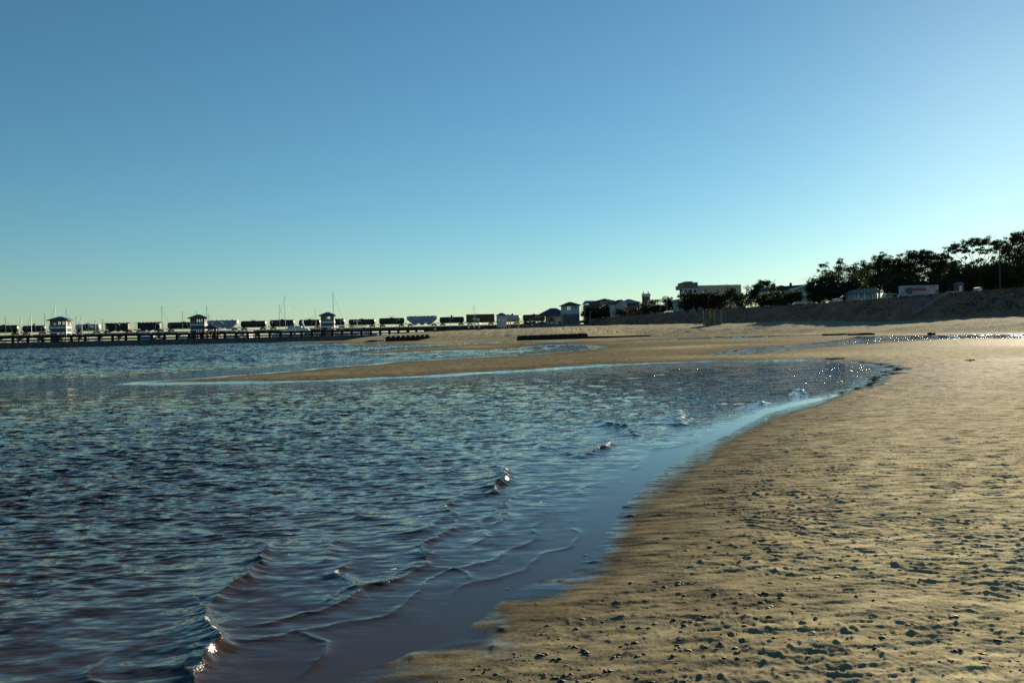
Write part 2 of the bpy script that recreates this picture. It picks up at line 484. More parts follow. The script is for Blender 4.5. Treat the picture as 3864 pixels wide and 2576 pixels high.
for pts, A, wb, wf, fo in CREST:
    P = xy([(a * S_, b * S_) for a, b in pts])
    mid = P[len(P)//2]
    lim = (np.abs(xs - mid[0]) < 6) & (np.abs(ys - mid[1]) < 8)
    d, s, t = seg_dist(jx[lim], jy[lim], P)
    # shoreward side: where the sand lies nearer
    g = SDw[nearm][lim]
    front = s < 0
    # decide which side is shoreward from mean distance to sand
    if g[(s > 0) & (d < 0.3)].mean() > g[(s < 0) & (d < 0.3)].mean():
        front = s > 0
    w = np.where(front, wf, wb)
    taper = np.sqrt(np.clip(np.sin(np.pi * np.clip(t, 0.02, 0.98)), 0, 1))
    prof = np.exp(-(d / w) ** np.where(front, 1.1, 0.9)) * taper * (1 + 0.14 * vnoise(xs[lim] / 0.22, ys[lim] / 0.12, 377))
    add[lim] += A * prof
    if fo > 0:
        fm[lim] = np.maximum(fm[lim], fo * taper * np.exp(-(d / (wf * 1.1)) ** 2) * (0.72 + 0.38 * vnoise(xs[lim] / 0.07, ys[lim] / 0.07, 371)))
# thin swash lines left running along the shore
sdl = SDw[nearm] + 0.30 * fbm(xs / 0.9, ys / 0.7, 501, 3)
for c_, a_, sd_ in ((0.22, 0.006, 1), (0.55, 0.008, 2), (0.95, 0.009, 3), (1.5, 0.010, 4), (2.2, 0.011, 5)):
    brk = sstep(-0.05, 0.25, fbm(xs / 1.1 + 3 * sd_, ys / 0.9, 510 + sd_, 2))
    add = add + a_ * np.exp(-np.abs(sdl + c_) / 0.035) * brk * (1 - sstep(12, 22, RRw[nearm]))
# foam flecks left on the film
fl = bumps(xs, ys, 0.18, 381, 0.34, 0.009, 0.022)
sdn = SDw[nearm]
fm = np.maximum(fm, fl * sstep(-4.5, -1.8, sdn) * (1 - sstep(-0.5, -0.1, sdn)) * sstep(-0.1, 0.25, fbm(xs / 1.0, ys / 0.8, 391, 2) + 0.05) * 1.1)
ZW[nearm] += add; FOAM_SPARKLE[nearm] = fm
# small breakers along the far bars
fb = bumps(Xw, Yw * 2.0, 7.0, 401, 0.30, 0.5, 1.1) * sstep(45, 70, RRw) * (1 - sstep(190, 260, RRw)) * sstep(-26, -6, -dep) * sstep(0.8, 2.5, dep)
ZW += 0.16 * fb; FOAM_SPARKLE = np.maximum(FOAM_SPARKLE, 0.75 * sstep(0.45, 0.8, fb))
CRW = np.zeros_like(Xw); CRW[nearm] = np.clip(add / 0.03, 0, 1)
CHOP = np.maximum(amp, (0.13 + 0.55 * sstep(11, 24, RRw)) * sstep(0.02, 0.9, dep) + 0.22 * CRW) * (1.0 + 0.4 * sstep(9, 22, RRw) + 0.8 * sstep(18, 40, RRw) * sstep(2, 8, dep) + 0.6 * sstep(40, 100, RRw) * sstep(3, 14, dep))
water = grid_mesh('water', Xw, Yw, ZW.astype(np.float64) + 0.004, (Hw < 0.05), {'chop': CHOP, 'foam_sparkle': FOAM_SPARKLE, 'film': 1 - sstep(0.0, 0.75, amp)}, water_material())
water['kind'] = 'structure'

# ---- grassed bank behind the beach and the plateau on top of it
def bank():
    m, n, l, p = new_mat('bank_grass')
    geo = n.new('ShaderNodeNewGeometry')
    t = n.new('ShaderNodeTexNoise'); t.inputs['Scale'].default_value = 0.35; t.inputs['Detail'].default_value = 8
    t2 = n.new('ShaderNodeTexNoise'); t2.inputs['Scale'].default_value = 5; t2.inputs['Detail'].default_value = 5
    l.new(geo.outputs['Position'], t.inputs['Vector']); l.new(geo.outputs['Position'], t2.inputs['Vector'])
    r = n.new('ShaderNodeValToRGB')
    r.color_ramp.elements[0].position = 0.32; r.color_ramp.elements[0].color = (0.125, 0.075, 0.042, 1)
    r.color_ramp.elements[1].position = 0.70; r.color_ramp.elements[1].color = (0.270, 0.158, 0.105, 1)
    mx = n.new('ShaderNodeMath'); mx.operation = 'MULTIPLY_ADD'; mx.inputs[1].default_value = 0.35
    l.new(t2.outputs['Fac'], mx.inputs[0]); 
    sc = n.new('ShaderNodeMath'); sc.operation = 'MULTIPLY'; sc.inputs[1].default_value = 0.68
    l.new(t.outputs['Fac'], sc.inputs[0]); l.new(sc.outputs[0], mx.inputs[2])
    l.new(mx.outputs[0], r.inputs['Fac']); l.new(r.outputs['Color'], p.inputs['Base Color'])
    p.inputs['Roughness'].default_value = 0.95; p.inputs['Specular IOR Level'].default_value = 0.1
    foot = [at(a, b, d) for a, b, d in FOOT if a >= 2215]
    top = [at(a, b, d) for a, b, d in TOPL]
    # resample both lines to the same count
    def res(L, n_):
        cum = [0]
        for i in range(len(L)-1): cum.append(cum[-1] + (L[i+1]-L[i]).length)
        out = []
        for k in range(n_):
            s = cum[-1] * k / (n_-1); i = max(j for j in range(len(cum)) if cum[j] <= s + 1e-6); i = min(i, len(L)-2)
            out.append(L[i].lerp(L[i+1], (s-cum[i]) / (cum[i+1]-cum[i])))
        return out
    N = 240; M = 22
    f2, t2_ = res(foot, N), res(top, N)
    V, F = [], []
    for i in range(N):
        for j in range(M):
            u = j / (M-1)
            q = f2[i].lerp(t2_[i], u)
            prof = u ** 0.9
            q.z = f2[i].z - 1.2 * max(0, 1 - u*6) + (t2_[i].z - f2[i].z) * prof
            if 0 < j < M-1:
                q += Vector((random.uniform(-.1, .1), random.uniform(-.12, .12), random.uniform(-.1, .1)))
                q.z += 0.22 * math.sin(i * 0.21) * math.sin(math.pi * u)
            V.append(q)
    for i in range(N-1):
        for j in range(M-1):
            a = i*M + j
            F.append((a, a+M, a+M+1, a+1))
    me = bpy.data.meshes.new('embankment'); me.from_pydata(V, [], F); me.materials.append(m); me.update()
    me.polygons.foreach_set('use_smooth', [True] * len(F))
    o = bpy.data.objects.new('embankment', me); col.objects.link(o); o['kind'] = 'structure'
    # plateau
    V = [t2_[i] + Vector((0, 0, -0.003)) for i in range(N)]
    F = []
    for i in range(N):
        q = t2_[i]; dirv = Vector((q.x + 60, q.y, 0)).normalized()
        V.append(Vector((q.x, q.y, q.z)) + dirv * 7 + Vector((0, 0, -0.6)))
    for i in range(N):
        q = t2_[i]; dirv = Vector((q.x + 60, q.y, 0)).normalized()
        V.append(Vector((q.x, q.y, q.z - 0.6)) + dirv * 1500)
    for k in range(2):
        for i in range(N-1):
            a = k*N + i
            F.append((a, a+1, a+1+N, a+N))
    me = bpy.data.meshes.new('ground'); me.from_pydata(V, [], F); me.materials.append(m); me.update()
    o2 = bpy.data.objects.new('ground', me); col.objects.link(o2); o2['kind'] = 'structure'
    return o
bank()
# ================================================================== KIT for things and their parts
class MB:
    """collects verts and faces in the frame of one thing"""
    def __init__(s): s.v = []; s.f = []
    def add(s, V, F):
        k = len(s.v); s.v += [tuple(p) for p in V]; s.f += [tuple(i + k for i in f) for f in F]; return s
    def box(s, x0, x1, y0, y1, z0, z1):
        return s.add([(x0,y0,z0),(x1,y0,z0),(x1,y1,z0),(x0,y1,z0),(x0,y0,z1),(x1,y0,z1),(x1,y1,z1),(x0,y1,z1)],
                     [(0,3,2,1),(4,5,6,7),(0,1,5,4),(1,2,6,5),(2,3,7,6),(3,0,4,7)])
    def cyl(s, p, q, r0, r1=None, n=8, cap=True):
        p = Vector(p); q = Vector(q); r1 = r0 if r1 is None else r1
        d = (q - p).normalized(); a = d.orthogonal().normalized(); b = d.cross(a)
        V = []
        for c, r in ((p, r0), (q, r1)):
            for i in range(n):
                t = 2 * math.pi * i / n
                V.append(c + a * (r * math.cos(t)) + b * (r * math.sin(t)))
        F = [(i, (i+1) % n, n + (i+1) % n, n + i) for i in range(n)]
        if cap: F += [tuple(range(n-1, -1, -1)), tuple(range(n, 2*n))]
        return s.add(V, F)
    def tube(s, pts, radii, n=6):
        for i in range(len(pts)-1): s.cyl(pts[i], pts[i+1], radii[i], radii[i+1], n, i in (0, len(pts)-2))
        return s
    def lathe_x(s, prof, n=18, c=(0, 0, 0)):
        """profile (x, r) revolved about the x axis"""
        V = []; F = []
        for x, r in prof:
            for i in range(n):
                t = 2 * math.pi * i / n
                V.append((c[0] + x, c[1] + r * math.cos(t), c[2] + r * math.sin(t)))
        for k in range(len(prof)-1):
            for i in range(n):
                F.append((k*n+i, k*n+(i+1) % n, (k+1)*n+(i+1) % n, (k+1)*n+i))
        F += [tuple(range(n-1, -1, -1)), tuple(range((len(prof)-1)*n, len(prof)*n))]
        return s.add(V, F)
    def prism_y(s, poly, y0, y1):
        """polygon in x,z pushed along y"""
        n = len(poly)
        V = [(x, y0, z) for x, z in poly] + [(x, y1, z) for x, z in poly]
        F = [tuple(range(n)), tuple(range(2*n-1, n-1, -1))] + [((i+1) % n, i, n+i, n+(i+1) % n) for i in range(n)]
        return s.add(V, F)
    def prism_x(s, poly, x0, x1):
        n = len(poly)
        V = [(x0, y, z) for y, z in poly] + [(x1, y, z) for y, z in poly]
        F = [tuple(range(n-1, -1, -1)), tuple(range(n, 2*n))] + [(i, (i+1) % n, n+(i+1) % n, n+i) for i in range(n)]
        return s.add(V, F)
    def hip(s, x0, x1, y0, y1, z0, zr, rx0, rx1, ry0=None, ry1=None, th=0.12):
        """hip roof: eave rectangle rising to a flat or pointed ridge"""
        my = (y0 + y1) / 2
        ry0 = my if ry0 is None else ry0; ry1 = my if ry1 is None else ry1
        return s.add([(x0,y0,z0),(x1,y0,z0),(x1,y1,z0),(x0,y1,z0),(x0,y0,z0+th),(x1,y0,z0+th),(x1,y1,z0+th),(x0,y1,z0+th),
                      (rx0,ry0,zr),(rx1,ry0,zr),(rx1,ry1,zr),(rx0,ry1,zr)],
                     [(0,3,2,1),(0,1,5,4),(1,2,6,5),(2,3,7,6),(3,0,4,7),(4,5,9,8),(5,6,10,9),(6,7,11,10),(7,4,8,11),(8,9,10,11)])
    def build(s, name, material, parent=None, smooth=False, label=None):
        me = bpy.data.meshes.new(name); me.from_pydata([tuple(p) for p in s.v], [], s.f)
        me.materials.append(material); me.update()
        if smooth: me.polygons.foreach_set('use_smooth', [True] * len(me.polygons))
        o = bpy.data.objects.new(name, me); col.objects.link(o)
        if parent is not None: o.parent = parent
        if label: o['label'] = label
        return o

def tag(o, label=None, cat=None, group=None, kind=None):
    for k, v in (('label', label), ('category', cat), ('group', group), ('kind', kind)):
        if v: o[k] = v
    return o

def thing(name, label, cat, loc, rz=0.0, group=None):
    o = bpy.data.objects.new(name, None); col.objects.link(o)
    o.location = loc; o.rotation_euler = (0, 0, rz); o.empty_display_size = 0.3
    return tag(o, label, cat, group)

def copy_tree(o, parent=None):
    c = o.copy(); col.objects.link(c); c.parent = parent
    for ch in [x for x in bpy.data.objects if x.parent == o]: copy_tree(ch, c)
    return c

class Front:
    """frame of a thing whose front faces the beach: photograph pixels at its distance become metres"""
    def __init__(s, px, py, d, yaw=0.0):
        s.o = at(px, py, d); s.d = d; s.yaw = yaw
        s.c = math.cos(yaw); s.s = math.sin(yaw)
    def __call__(s, px, py):
        r = ray(px, py)                     # meet the vertical plane of the front
        n = Vector((-s.s, s.c, 0)); E = Vector((0, 0, EYE))
        t = n.dot(s.o - E) / n.dot(r)
        q = E + r * t - s.o
        return q.x * s.c + q.y * s.s, q.z
    def x(s, px, py): return s(px, py)[0]
    def z(s, px, py): return s(px, py)[1]

M_DARK = mat('weathered_dark_steel', (0.018, 0.016, 0.016), 0.55, 0.0, 0.4, 0.8)
M_BLACKTANK = mat('black_tank_paint', (0.022, 0.019, 0.018), 0.38, 0.0, 0.45, 0.5)
M_RUST = mat('rusty_brown_paint', (0.085, 0.055, 0.034), 0.75, 0.0, 0.35, 0.7)
M_SILVER = mat('grey_silver_paint', (0.34, 0.35, 0.36), 0.45, 0.0, 0.25, 0.6)
M_GREYCAR = mat('blue_grey_paint', (0.26, 0.30, 0.33), 0.6, 0.0, 0.25, 0.6)
M_BAND = mat('brown_band_paint', (0.07, 0.025, 0.02), 0.6, 0.0, 0.3, 1)
M_CONC = mat('stained_concrete', (0.20, 0.19, 0.17), 0.9, 0.0, 0.3, 0.5)
M_DARKCONC = mat('dark_concrete', (0.125, 0.118, 0.105), 0.85, 0.0, 0.4, 0.6)
M_TIMBER = mat('tarred_timber', (0.030, 0.024, 0.018), 0.85, 0.0, 0.4, 2.0, 0.2)
M_GREYTIMBER = mat('weathered_grey_timber', (0.10, 0.085, 0.065), 0.85, 0.0, 0.35, 2.0, 0.2)
M_NAVY = mat('navy_roof_metal', (0.020, 0.026, 0.050), 0.45, 0.0, 0.25, 1.0)
M_SLATE = mat('slate_grey_roof', (0.16, 0.18, 0.22), 0.7, 0.0, 0.25, 1.0)
M_DARKROOF = mat('dark_shingle_roof', (0.050, 0.042, 0.038), 0.85, 0.0, 0.3, 2.0)
M_WHITE = mat('white_trim_paint', (0.72, 0.71, 0.68), 0.6, 0.0, 0.08, 0.8)
M_PALE = mat('pale_grey_siding', (0.42, 0.43, 0.43), 0.75, 0.0, 0.12, 0.8)
M_TAUPE = mat('taupe_siding', (0.16, 0.14, 0.115), 0.8, 0.0, 0.15, 0.8)
M_BROWNW = mat('brown_wood_siding', (0.19, 0.145, 0.095), 0.85, 0.0, 0.25, 1.0)
M_BLUEW = mat('navy_blue_siding', (0.055, 0.070, 0.11), 0.75, 0.0, 0.15, 0.8)
M_BEIGE = mat('beige_stucco', (0.45, 0.39, 0.30), 0.85, 0.0, 0.15, 0.7)
M_CREAM = mat('cream_stucco', (0.45, 0.42, 0.33), 0.85, 0.0, 0.12, 0.7)
M_BRICK = mat('red_brown_brick', (0.12, 0.075, 0.06), 0.85, 0.0, 0.25, 3.0)
M_YELLOW = mat('yellow_post_paint', (0.25, 0.215, 0.025), 0.6, 0.0, 0.2, 1.5)
M_ALU = mat('mast_aluminium', (0.30, 0.31, 0.33), 0.35, 0.7, 0.15, 1.0)
M_STAY = mat('steel_wire', (0.10, 0.10, 0.11), 0.5, 0.5, 0.1, 1.0)
M_GEL = mat('white_gelcoat', (0.66, 0.67, 0.68), 0.36, 0.0, 0.05, 0.6, 0.5)
M_TYRE = mat('black_rubber', (0.012, 0.012, 0.013), 0.85, 0.0, 0.2, 4)
M_RIM = mat('grey_wheel_rim', (0.32, 0.32, 0.33), 0.4, 0.6, 0.1, 4)
M_RED = mat('red_stripe_paint', (0.30, 0.035, 0.022), 0.4, 0.0, 0.1, 2)
M_PICT = mat('dark_picture_panel', (0.055, 0.05, 0.06), 0.45, 0.0, 0.6, 1.6)
M_GREENCAR = mat('grey_green_car_paint', (0.27, 0.30, 0.28), 0.28, 0.0, 0.08, 1)
M_CARSILVER = mat('silver_car_paint', (0.42, 0.45, 0.50), 0.22, 0.2, 0.05, 1)
M_CARWHITE = mat('white_car_paint', (0.42, 0.44, 0.46), 0.2, 0.0, 0.05, 1)
M_TRUCK = mat('shaded_truck_white', (0.28, 0.30, 0.33), 0.5, 0.0, 0.08, 0.8)  # white darkened in the colour to stand for the shade of the oaks
M_INK = mat('navy_sign_lettering', (0.03, 0.04, 0.10), 0.5, 0.0, 0.1, 3)
M_FLAGR = mat('red_flag_cloth', (0.55, 0.05, 0.05), 0.8, 0.0, 0.15, 2)
M_DRIFT = mat('dark_driftwood', (0.040, 0.032, 0.024), 0.9, 0.0, 0.35, 3.0, 0.2)
M_BARK = mat('tree_bark', (0.035, 0.028, 0.021), 0.9, 0.0, 0.35, 2.0, 0.15)

def glass_mat():
    m, n, l, p = new_mat('window_glass')
    p.inputs['Base Color'].default_value = (0.02, 0.025, 0.03, 1); p.inputs['Roughness'].default_value = 0.06
    p.inputs['Specular IOR Level'].default_value = 0.6
    return m
M_GLASS = glass_mat()
def clear_mat():
    m, n, l, p = new_mat('clear_glass')
    p.inputs['Base Color'].default_value = (0.75, 0.82, 0.80, 1); p.inputs['Roughness'].default_value = 0.03
    p.inputs['Transmission Weight'].default_value = 1.0; p.inputs['IOR'].default_value = 1.02
    return m
M_CLEAR = clear_mat()

def leaf_mat(name, c1, c2, trans):
    m, n, l, p = new_mat(name)
    oi = n.new('ShaderNodeNewGeometry')
    t = n.new('ShaderNodeTexNoise'); t.inputs['Scale'].default_value = 1.3; t.inputs['Detail'].default_value = 4
    l.new(oi.outputs['Position'], t.inputs['Vector'])
    r = n.new('ShaderNodeValToRGB'); r.color_ramp.elements[0].position = 0.35; r.color_ramp.elements[1].position = 0.65
    r.color_ramp.elements[0].color = (*c1, 1); r.color_ramp.elements[1].color = (*c2, 1)
    l.new(t.outputs['Fac'], r.inputs['Fac']); l.new(r.outputs['Color'], p.inputs['Base Color'])
    p.inputs['Roughness'].default_value = 0.65; p.inputs['Specular IOR Level'].default_value = 0.2
    tr = n.new('ShaderNodeBsdfTranslucent'); l.new(r.outputs['Color'], tr.inputs['Color'])
    mx = n.new('ShaderNodeMixShader'); mx.inputs[0].default_value = trans
    l.new(p.outputs[0], mx.inputs[1]); l.new(tr.outputs[0], mx.inputs[2])
    l.new(mx.outputs[0], n['Material Output'].inputs['Surface'])
    return m
M_LEAF = leaf_mat('oak_leaves', (0.016, 0.022, 0.010), (0.045, 0.055, 0.022), 0.22)
M_LEAF2 = leaf_mat('bush_leaves', (0.022, 0.030, 0.012), (0.060, 0.068, 0.024), 0.3)
M_PALM = leaf_mat('palm_fronds', (0.055, 0.065, 0.016), (0.11, 0.115, 0.03), 0.35)
# ================================================================== HARBOUR: bridge, train, sea wall, towers, boats
RA = Vector((-1932 / FPX * 385, 385, 0)); RB = Vector((58 / FPX * 405, 405, 0))
RYAW = math.atan2(RB.y - RA.y, RB.x - RA.x); RZ = 5.95
def rail(px):
    r = ray(px, 1260); k = r.x / r.y
    t = (k * RA.y - RA.x) / ((RB.x - RA.x) - k * (RB.y - RA.y))
    q = RA.lerp(RB, t); q.z = RZ
    return q

def bridge():
    a, b = rail(-420), rail(2075)
    L = (b - a).length
    t = thing('railway_bridge', 'long low railway bridge on many piers carrying the freight train across the water', 'bridge', (a.x, a.y, 0), RYAW)
    d = MB().box(0, L, -2.2, 2.2, RZ - 0.75, RZ - 0.28)
    for x in np.arange(0.3, L, 0.9): d.box(x, x + 0.25, -1.4, 1.4, RZ - 0.277, RZ - 0.12)
    d.build('deck', M_DARKCONC, t)
    MB().box(0, L, -0.82, -0.72, RZ - 0.117, RZ).box(0, L, 0.72, 0.82, RZ - 0.117, RZ).build('rail', M_DARK, t)
    g = MB()
    for y in (-1.7, 1.4): g.box(0, L, y, y + 0.3, RZ - 1.75, RZ - 0.753)
    g.build('girder', M_DARK, t)
    n = int(L / 9)
    for i in range(n):
        x = 4 + i * 9
        MB().box(x - 0.45, x + 0.45, -2.0, 2.0, -1.5, RZ - 2.05).box(x - 0.7, x + 0.7, -2.4, 2.4, RZ - 2.05, RZ - 1.753).build('pier', M_DARKCONC, t)
bridge()

def bogie(parent, x):
    m = MB()
    for wx in (-0.9, 0.9):
        for y in (-0.85, 0.72): m.cyl((x + wx, y, 0.43), (x + wx, y + 0.13, 0.43), 0.43, n=12)
        m.cyl((x + wx, -0.9, 0.43), (x + wx, 0.9, 0.43), 0.08, n=6)
    for y in (-1.08, 0.93):
        m.prism_y([(x-1.35, 0.38), (x-1.35, 0.58), (x-0.5, 0.88), (x+0.5, 0.88), (x+1.35, 0.58), (x+1.35, 0.38), (x+0.45, 0.22), (x-0.45, 0.22)], y, y + 0.15)
    m.box(x - 0.3, x + 0.3, -0.93, 0.93, 0.7, 1.0)
    m.build('bogie', M_DARK, parent)

def underframe(parent, L):
    m = MB().box(-L/2, L/2, -0.35, 0.35, 1.0, 1.28)
    for s in (-1, 1):
        x = s * (L/2 - 0.5)
        m.box(x - 0.5, x + 0.5, -1.45, 1.45, 1.05, 1.15)
        m.box(x + s*0.45 - 0.05, x + s*0.45 + 0.05, -1.45, 1.45, 0.85, 1.35)
        m.box(s*(L/2) - 0.35, s*(L/2) + 0.35, -0.15, 0.15, 0.85, 1.05)      # coupler
        for y in (-1.4, 1.36): m.box(x + s*0.4 - .03, x + s*0.4 + .03, y, y + 0.05, 1.35, 2.2)
        m.box(x + s*0.4 - .03, x + s*0.4 + .03, -1.4, 1.41, 2.2, 2.25)
    m.build('underframe', M_DARK, parent)
    bogie(parent, -(L/2 - 2.0)); bogie(parent, L/2 - 2.0)

def tank_car(px0, px1, label, paint, fitting, top=4.3, bands=None):
    a, b = rail(px0), rail(px1); L = (b - a).length; c = (a + b) / 2
    t = thing('tank_car', label, 'rail car', c, RYAW, 'freight cars of the train on the bridge')
    underframe(t, L)
    r = (top - 1.3) / 2; h = (L - 0.9) / 2; z = 1.3 + r
    prof = [(-h, 0.15), (-h + 0.05, r*0.45), (-h + 0.2, r*0.78), (-h + 0.45, r*0.96), (-h + 0.7, r)]
    for k in range(1, 8): prof.append((-h + 0.7 + (2*h - 1.4) * k / 8, r))
    prof += [(-x, q) for x, q in reversed(prof[:5])]
    tk = MB().lathe_x(prof, 22, (0, 0, z))
    tk.build('tank', paint, t, smooth=True)
    if bands:
        x0, x1 = bands
        MB().lathe_x([(x0*L, r + 0.012), (x1*L, r + 0.012)], 22, (0, 0, z)).build('painted_band', M_BAND, t, smooth=True)
    if fitting == 'funnel':
        m = MB().cyl((0, 0, z + r - 0.1), (0, 0, z + r + 0.35), 0.55, 0.45, 12).cyl((0, 0, z + r + 0.35), (0, 0, z + r + 0.75), 0.45, 0.75, 12)
        m.build('dome', M_DARK, t)
    else:
        m = MB().cyl((0, 0, z + r - 0.1), (0, 0, z + r + 0.32), 0.6, 0.55, 12)
        m.build('dome', M_DARK, t)
        w = MB()
        x0 = -1.3
        w.box(x0, -x0, -0.9, 0.9, z + r + 0.08, z + r + 0.14)
        if fitting == 'platform':
            for x in (x0, 0, -x0):
                for y in (-0.88, 0.84): w.box(x - .025, x + .025, y, y + .04, z + r + .14, z + r + 0.8)
            for y in (-0.88, 0.84): w.box(x0, -x0, y, y + .04, z + r + 0.76, z + r + 0.8)
        w.build('walkway', M_DARK, t)
    ld = MB()
    for x in (-0.25, 0.25): ld.box(x - .025, x + .025, -r - 0.12, -r - 0.07, 1.2, z + 0.5)
    for k in range(7): ld.box(-0.25, 0.25, -r - 0.11, -r - 0.08, 1.3 + k*0.33, 1.34 + k*0.33)
    ld.build('ladder', M_DARK, t)
    for x in (-h*0.72, h*0.72): MB().box(x - 0.6, x + 0.6, -1.1, 1.1, 1.15, 1.3 + r*0.35).build('saddle', M_DARK, t)
    return t

def hopper_car(px0, px1, label, paint, covered):
    a, b = rail(px0), rail(px1); L = (b - a).length; c = (a + b) / 2
    t = thing('hopper_car', label, 'rail car', c, RYAW, 'freight cars of the train on the bridge')
    underframe(t, L)
    h = L/2 - 0.5; top = 4.75
    body = MB()
    if covered:
        body.prism_y([(-h, 3.2), (-h, top), (h, top), (h, 3.2), (h - 1.9, 1.55), (-h + 1.9, 1.55)], -1.5, 1.5)
    else:
        body.prism_y([(-h + 1.2, 1.55), (-h + 1.2, top - 0.25), (h - 1.2, top - 0.25), (h - 1.2, 1.55)], -1.5, 1.5)
    body.build('body', paint, t)
    n = 3
    hp = MB(); span = (2*h - 4.2) / n
    for i in range(n):
        cx = -h + 2.1 + span * (i + 0.5)
        hp.prism_y([(cx - span*0.48, 1.56), (cx - span*0.18, 0.45), (cx + span*0.18, 0.45), (cx + span*0.48, 1.56)], -1.2, 1.2)
    hp.build('discharge_chute', paint if covered else M_DARK, t)
    rb = MB(); k = 14
    for i in range(k + 1):
        x = -h + 1.3 + (2*h - 2.6) * i / k
        rb.box(x - 0.06, x + 0.06, -1.58, -1.503, 1.6, (top if covered else top - 0.25) - 0.08)
    rb.build('side_rib', paint, t)
    for i in range(6):
        rf = MB()
        x = -h + 1.0 + (2*h - 2.0) * (i + 0.5) / 6
        rf.box(x - 0.55, x + 0.55, -0.6, 0.6, (top if covered else top - 0.25) + 0.002, (top if covered else top - 0.25) + 0.16)
        rf.build('roof_hatch', paint, t)
    if not covered:
        for s in (-1, 1):
            e = MB()
            for x in (s*h, s*(h - 0.6)):
                for y in (-1.45, 1.40): e.box(x - .04, x + .04, y, y + .06, 1.15, top - 0.2)
            for kk in range(9): e.box(min(s*h, s*(h-.6)), max(s*h, s*(h-.6)), -1.44, -1.40, 1.5 + kk*0.35, 1.54 + kk*0.35)
            e.box(min(s*h, s*(h-1.2)), max(s*h, s*(h-1.2)), -1.46, 1.46, top - 0.2, top - 0.12)
            e.build('end_frame', M_DARK, t)
    return t

def box_car(px0, px1, label):
    a, b = rail(px0), rail(px1); L = (b - a).length; c = (a + b) / 2
    t = thing('box_car', label, 'rail car', c, RYAW, 'freight cars of the train on the bridge')
    underframe(t, L)
    h = L/2 - 0.35
    MB().box(-h, h, -1.5, 1.5, 1.3, 4.95).build('body', M_RUST, t)
    MB().prism_x([(-1.55, 4.953), (-1.3, 5.1), (1.3, 5.1), (1.55, 4.953)], -h - .05, h + .05).build('roof', M_DARK, t)
    MB().box(-1.5, 1.5, -1.57, -1.503, 1.4, 4.6).build('door', M_BAND, t)
    r = MB()
    for x in np.linspace(-h + .1, h - .1, 13):
        if abs(x) > 1.7: r.box(x - .06, x + .06, -1.57, -1.503, 1.4, 4.85)
    r.build('side_rib', M_RUST, t)

tank_car(-42, 74, 'black tank car at the left edge of the photo, first in the train', M_BLACKTANK, 'plain', 4.6)
tank_car(83, 177, 'black tank car with a funnel shaped dome, left of the leftmost tower', M_BLACKTANK, 'funnel', 4.2)
tank_car(184, 271, 'black tank car mostly hidden behind the leftmost tower', M_BLACKTANK, 'plain', 4.2)
tank_car(283, 382, 'silver tank car with a brown band round its middle', M_SILVER, 'platform', 4.3, (-0.13, 0.09))
hopper_car(389, 503, 'dark ribbed hopper car with end ladders, just behind the silver banded tank car', M_DARK, False)
hopper_car(510, 622, 'dark ribbed hopper car with end ladders, second of the pair', M_DARK, False)
tank_car(630, 759, 'black tank car passing behind the tower beside the small open pavilion', M_BLACKTANK, 'plain', 4.3)
hopper_car(763, 902, 'pale grey covered hopper car rising behind the small open pavilion', M_GREYCAR, True)
tank_car(906, 1009, 'black tank car with a railed top platform between grey hopper and tall mast pair', M_BLACKTANK, 'platform', 4.2)
tank_car(1016, 1117, 'black tank car behind the pair of tall masts', M_BLACKTANK, 'plain', 4.4)
tank_car(1125, 1214, 'black tank car rising behind the white motor yacht', M_BLACKTANK, 'platform', 4.2)
tank_car(1217, 1306, 'black tank car with its right end showing past the third tower and tallest mast', M_BLACKTANK, 'plain', 4.4)
tank_car(1313, 1421, 'black tank car with several small fittings on top, right of the tallest mast', M_BLACKTANK, 'plain', 3.9)
tank_car(1428, 1531, 'black tank car just ahead of the second grey covered hopper', M_BLACKTANK, 'platform', 4.2)
hopper_car(1533, 1654, 'blue grey covered hopper car above the pier between two black tank cars', M_GREYCAR, True)
tank_car(1656, 1756, 'black tank car next to the brown boxcar', M_BLACKTANK, 'funnel', 4.1)
box_car(1758, 1869, 'brown box car, the only square one in the train')
tank_car(1873, 1966, 'grey tank car beside the flagpole and the small tower', M_SILVER, 'plain', 4.4)
tank_car(1970, 2062, 'dark tank car running in behind the large blue roofed pavilion', M_BLACKTANK, 'plain', 4.4)

# ------------------------------------------------------------------ sea wall with its heavy timber screen
WA = Vector((-164, 265, 0)); WB = Vector((-27, 360, 0)); WYAW = math.atan2(95, 137)
def wall_at(px):
    r = ray(px, 1270); k = r.x / r.y
    t = (k * WA.y - WA.x) / ((WB.x - WA.x) - k * (WB.y - WA.y))
    return WA.lerp(WB, t)
def sea_wall():
    a = wall_at(-330); b = wall_at(1890); L = (b - a).length
    t = thing('sea_wall', 'long dark sheet pile sea wall with heavy timber posts and beams along the harbour', 'sea wall', (a.x, a.y, 0), WYAW)
    V = []; F = []; n = int(L / 0.5)
    for i in range(n + 1):
        x = L * i / n; y = -0.28 if (i // 2) % 2 else 0.0
        V += [(x, y, -1.5), (x, y, 2.05)]
    for i in range(n): F.append((2*i, 2*i+2, 2*i+3, 2*i+1))
    MB().add(V, F).build('sheet_piling', M_DARKCONC, t)
    MB().box(0, L, 0.35, 4.2, 1.75, 2.02).build('walkway_deck', M_GREYTIMBER, t)
    MB().box(0, L, -0.35, 0.3, 2.053, 2.16).build('cap_beam', M_DARKCONC, t)
    MB().box(0, L, -0.18, 0.10, 2.45, 3.02).build('middle_beam', M_TIMBER, t)
    MB().box(0, L, -0.22, 0.12, 3.52, 4.24).build('top_beam', M_TIMBER, t)
    k = int(L / 4.2)
    for i in range(k + 1):
        x = 0.6 + i * 4.2
        if x + 1 > L: break
        MB().box(x, x + 0.85, 0.125, 0.6, 2.0, 4.32).build('post', M_TIMBER, t)
sea_wall()

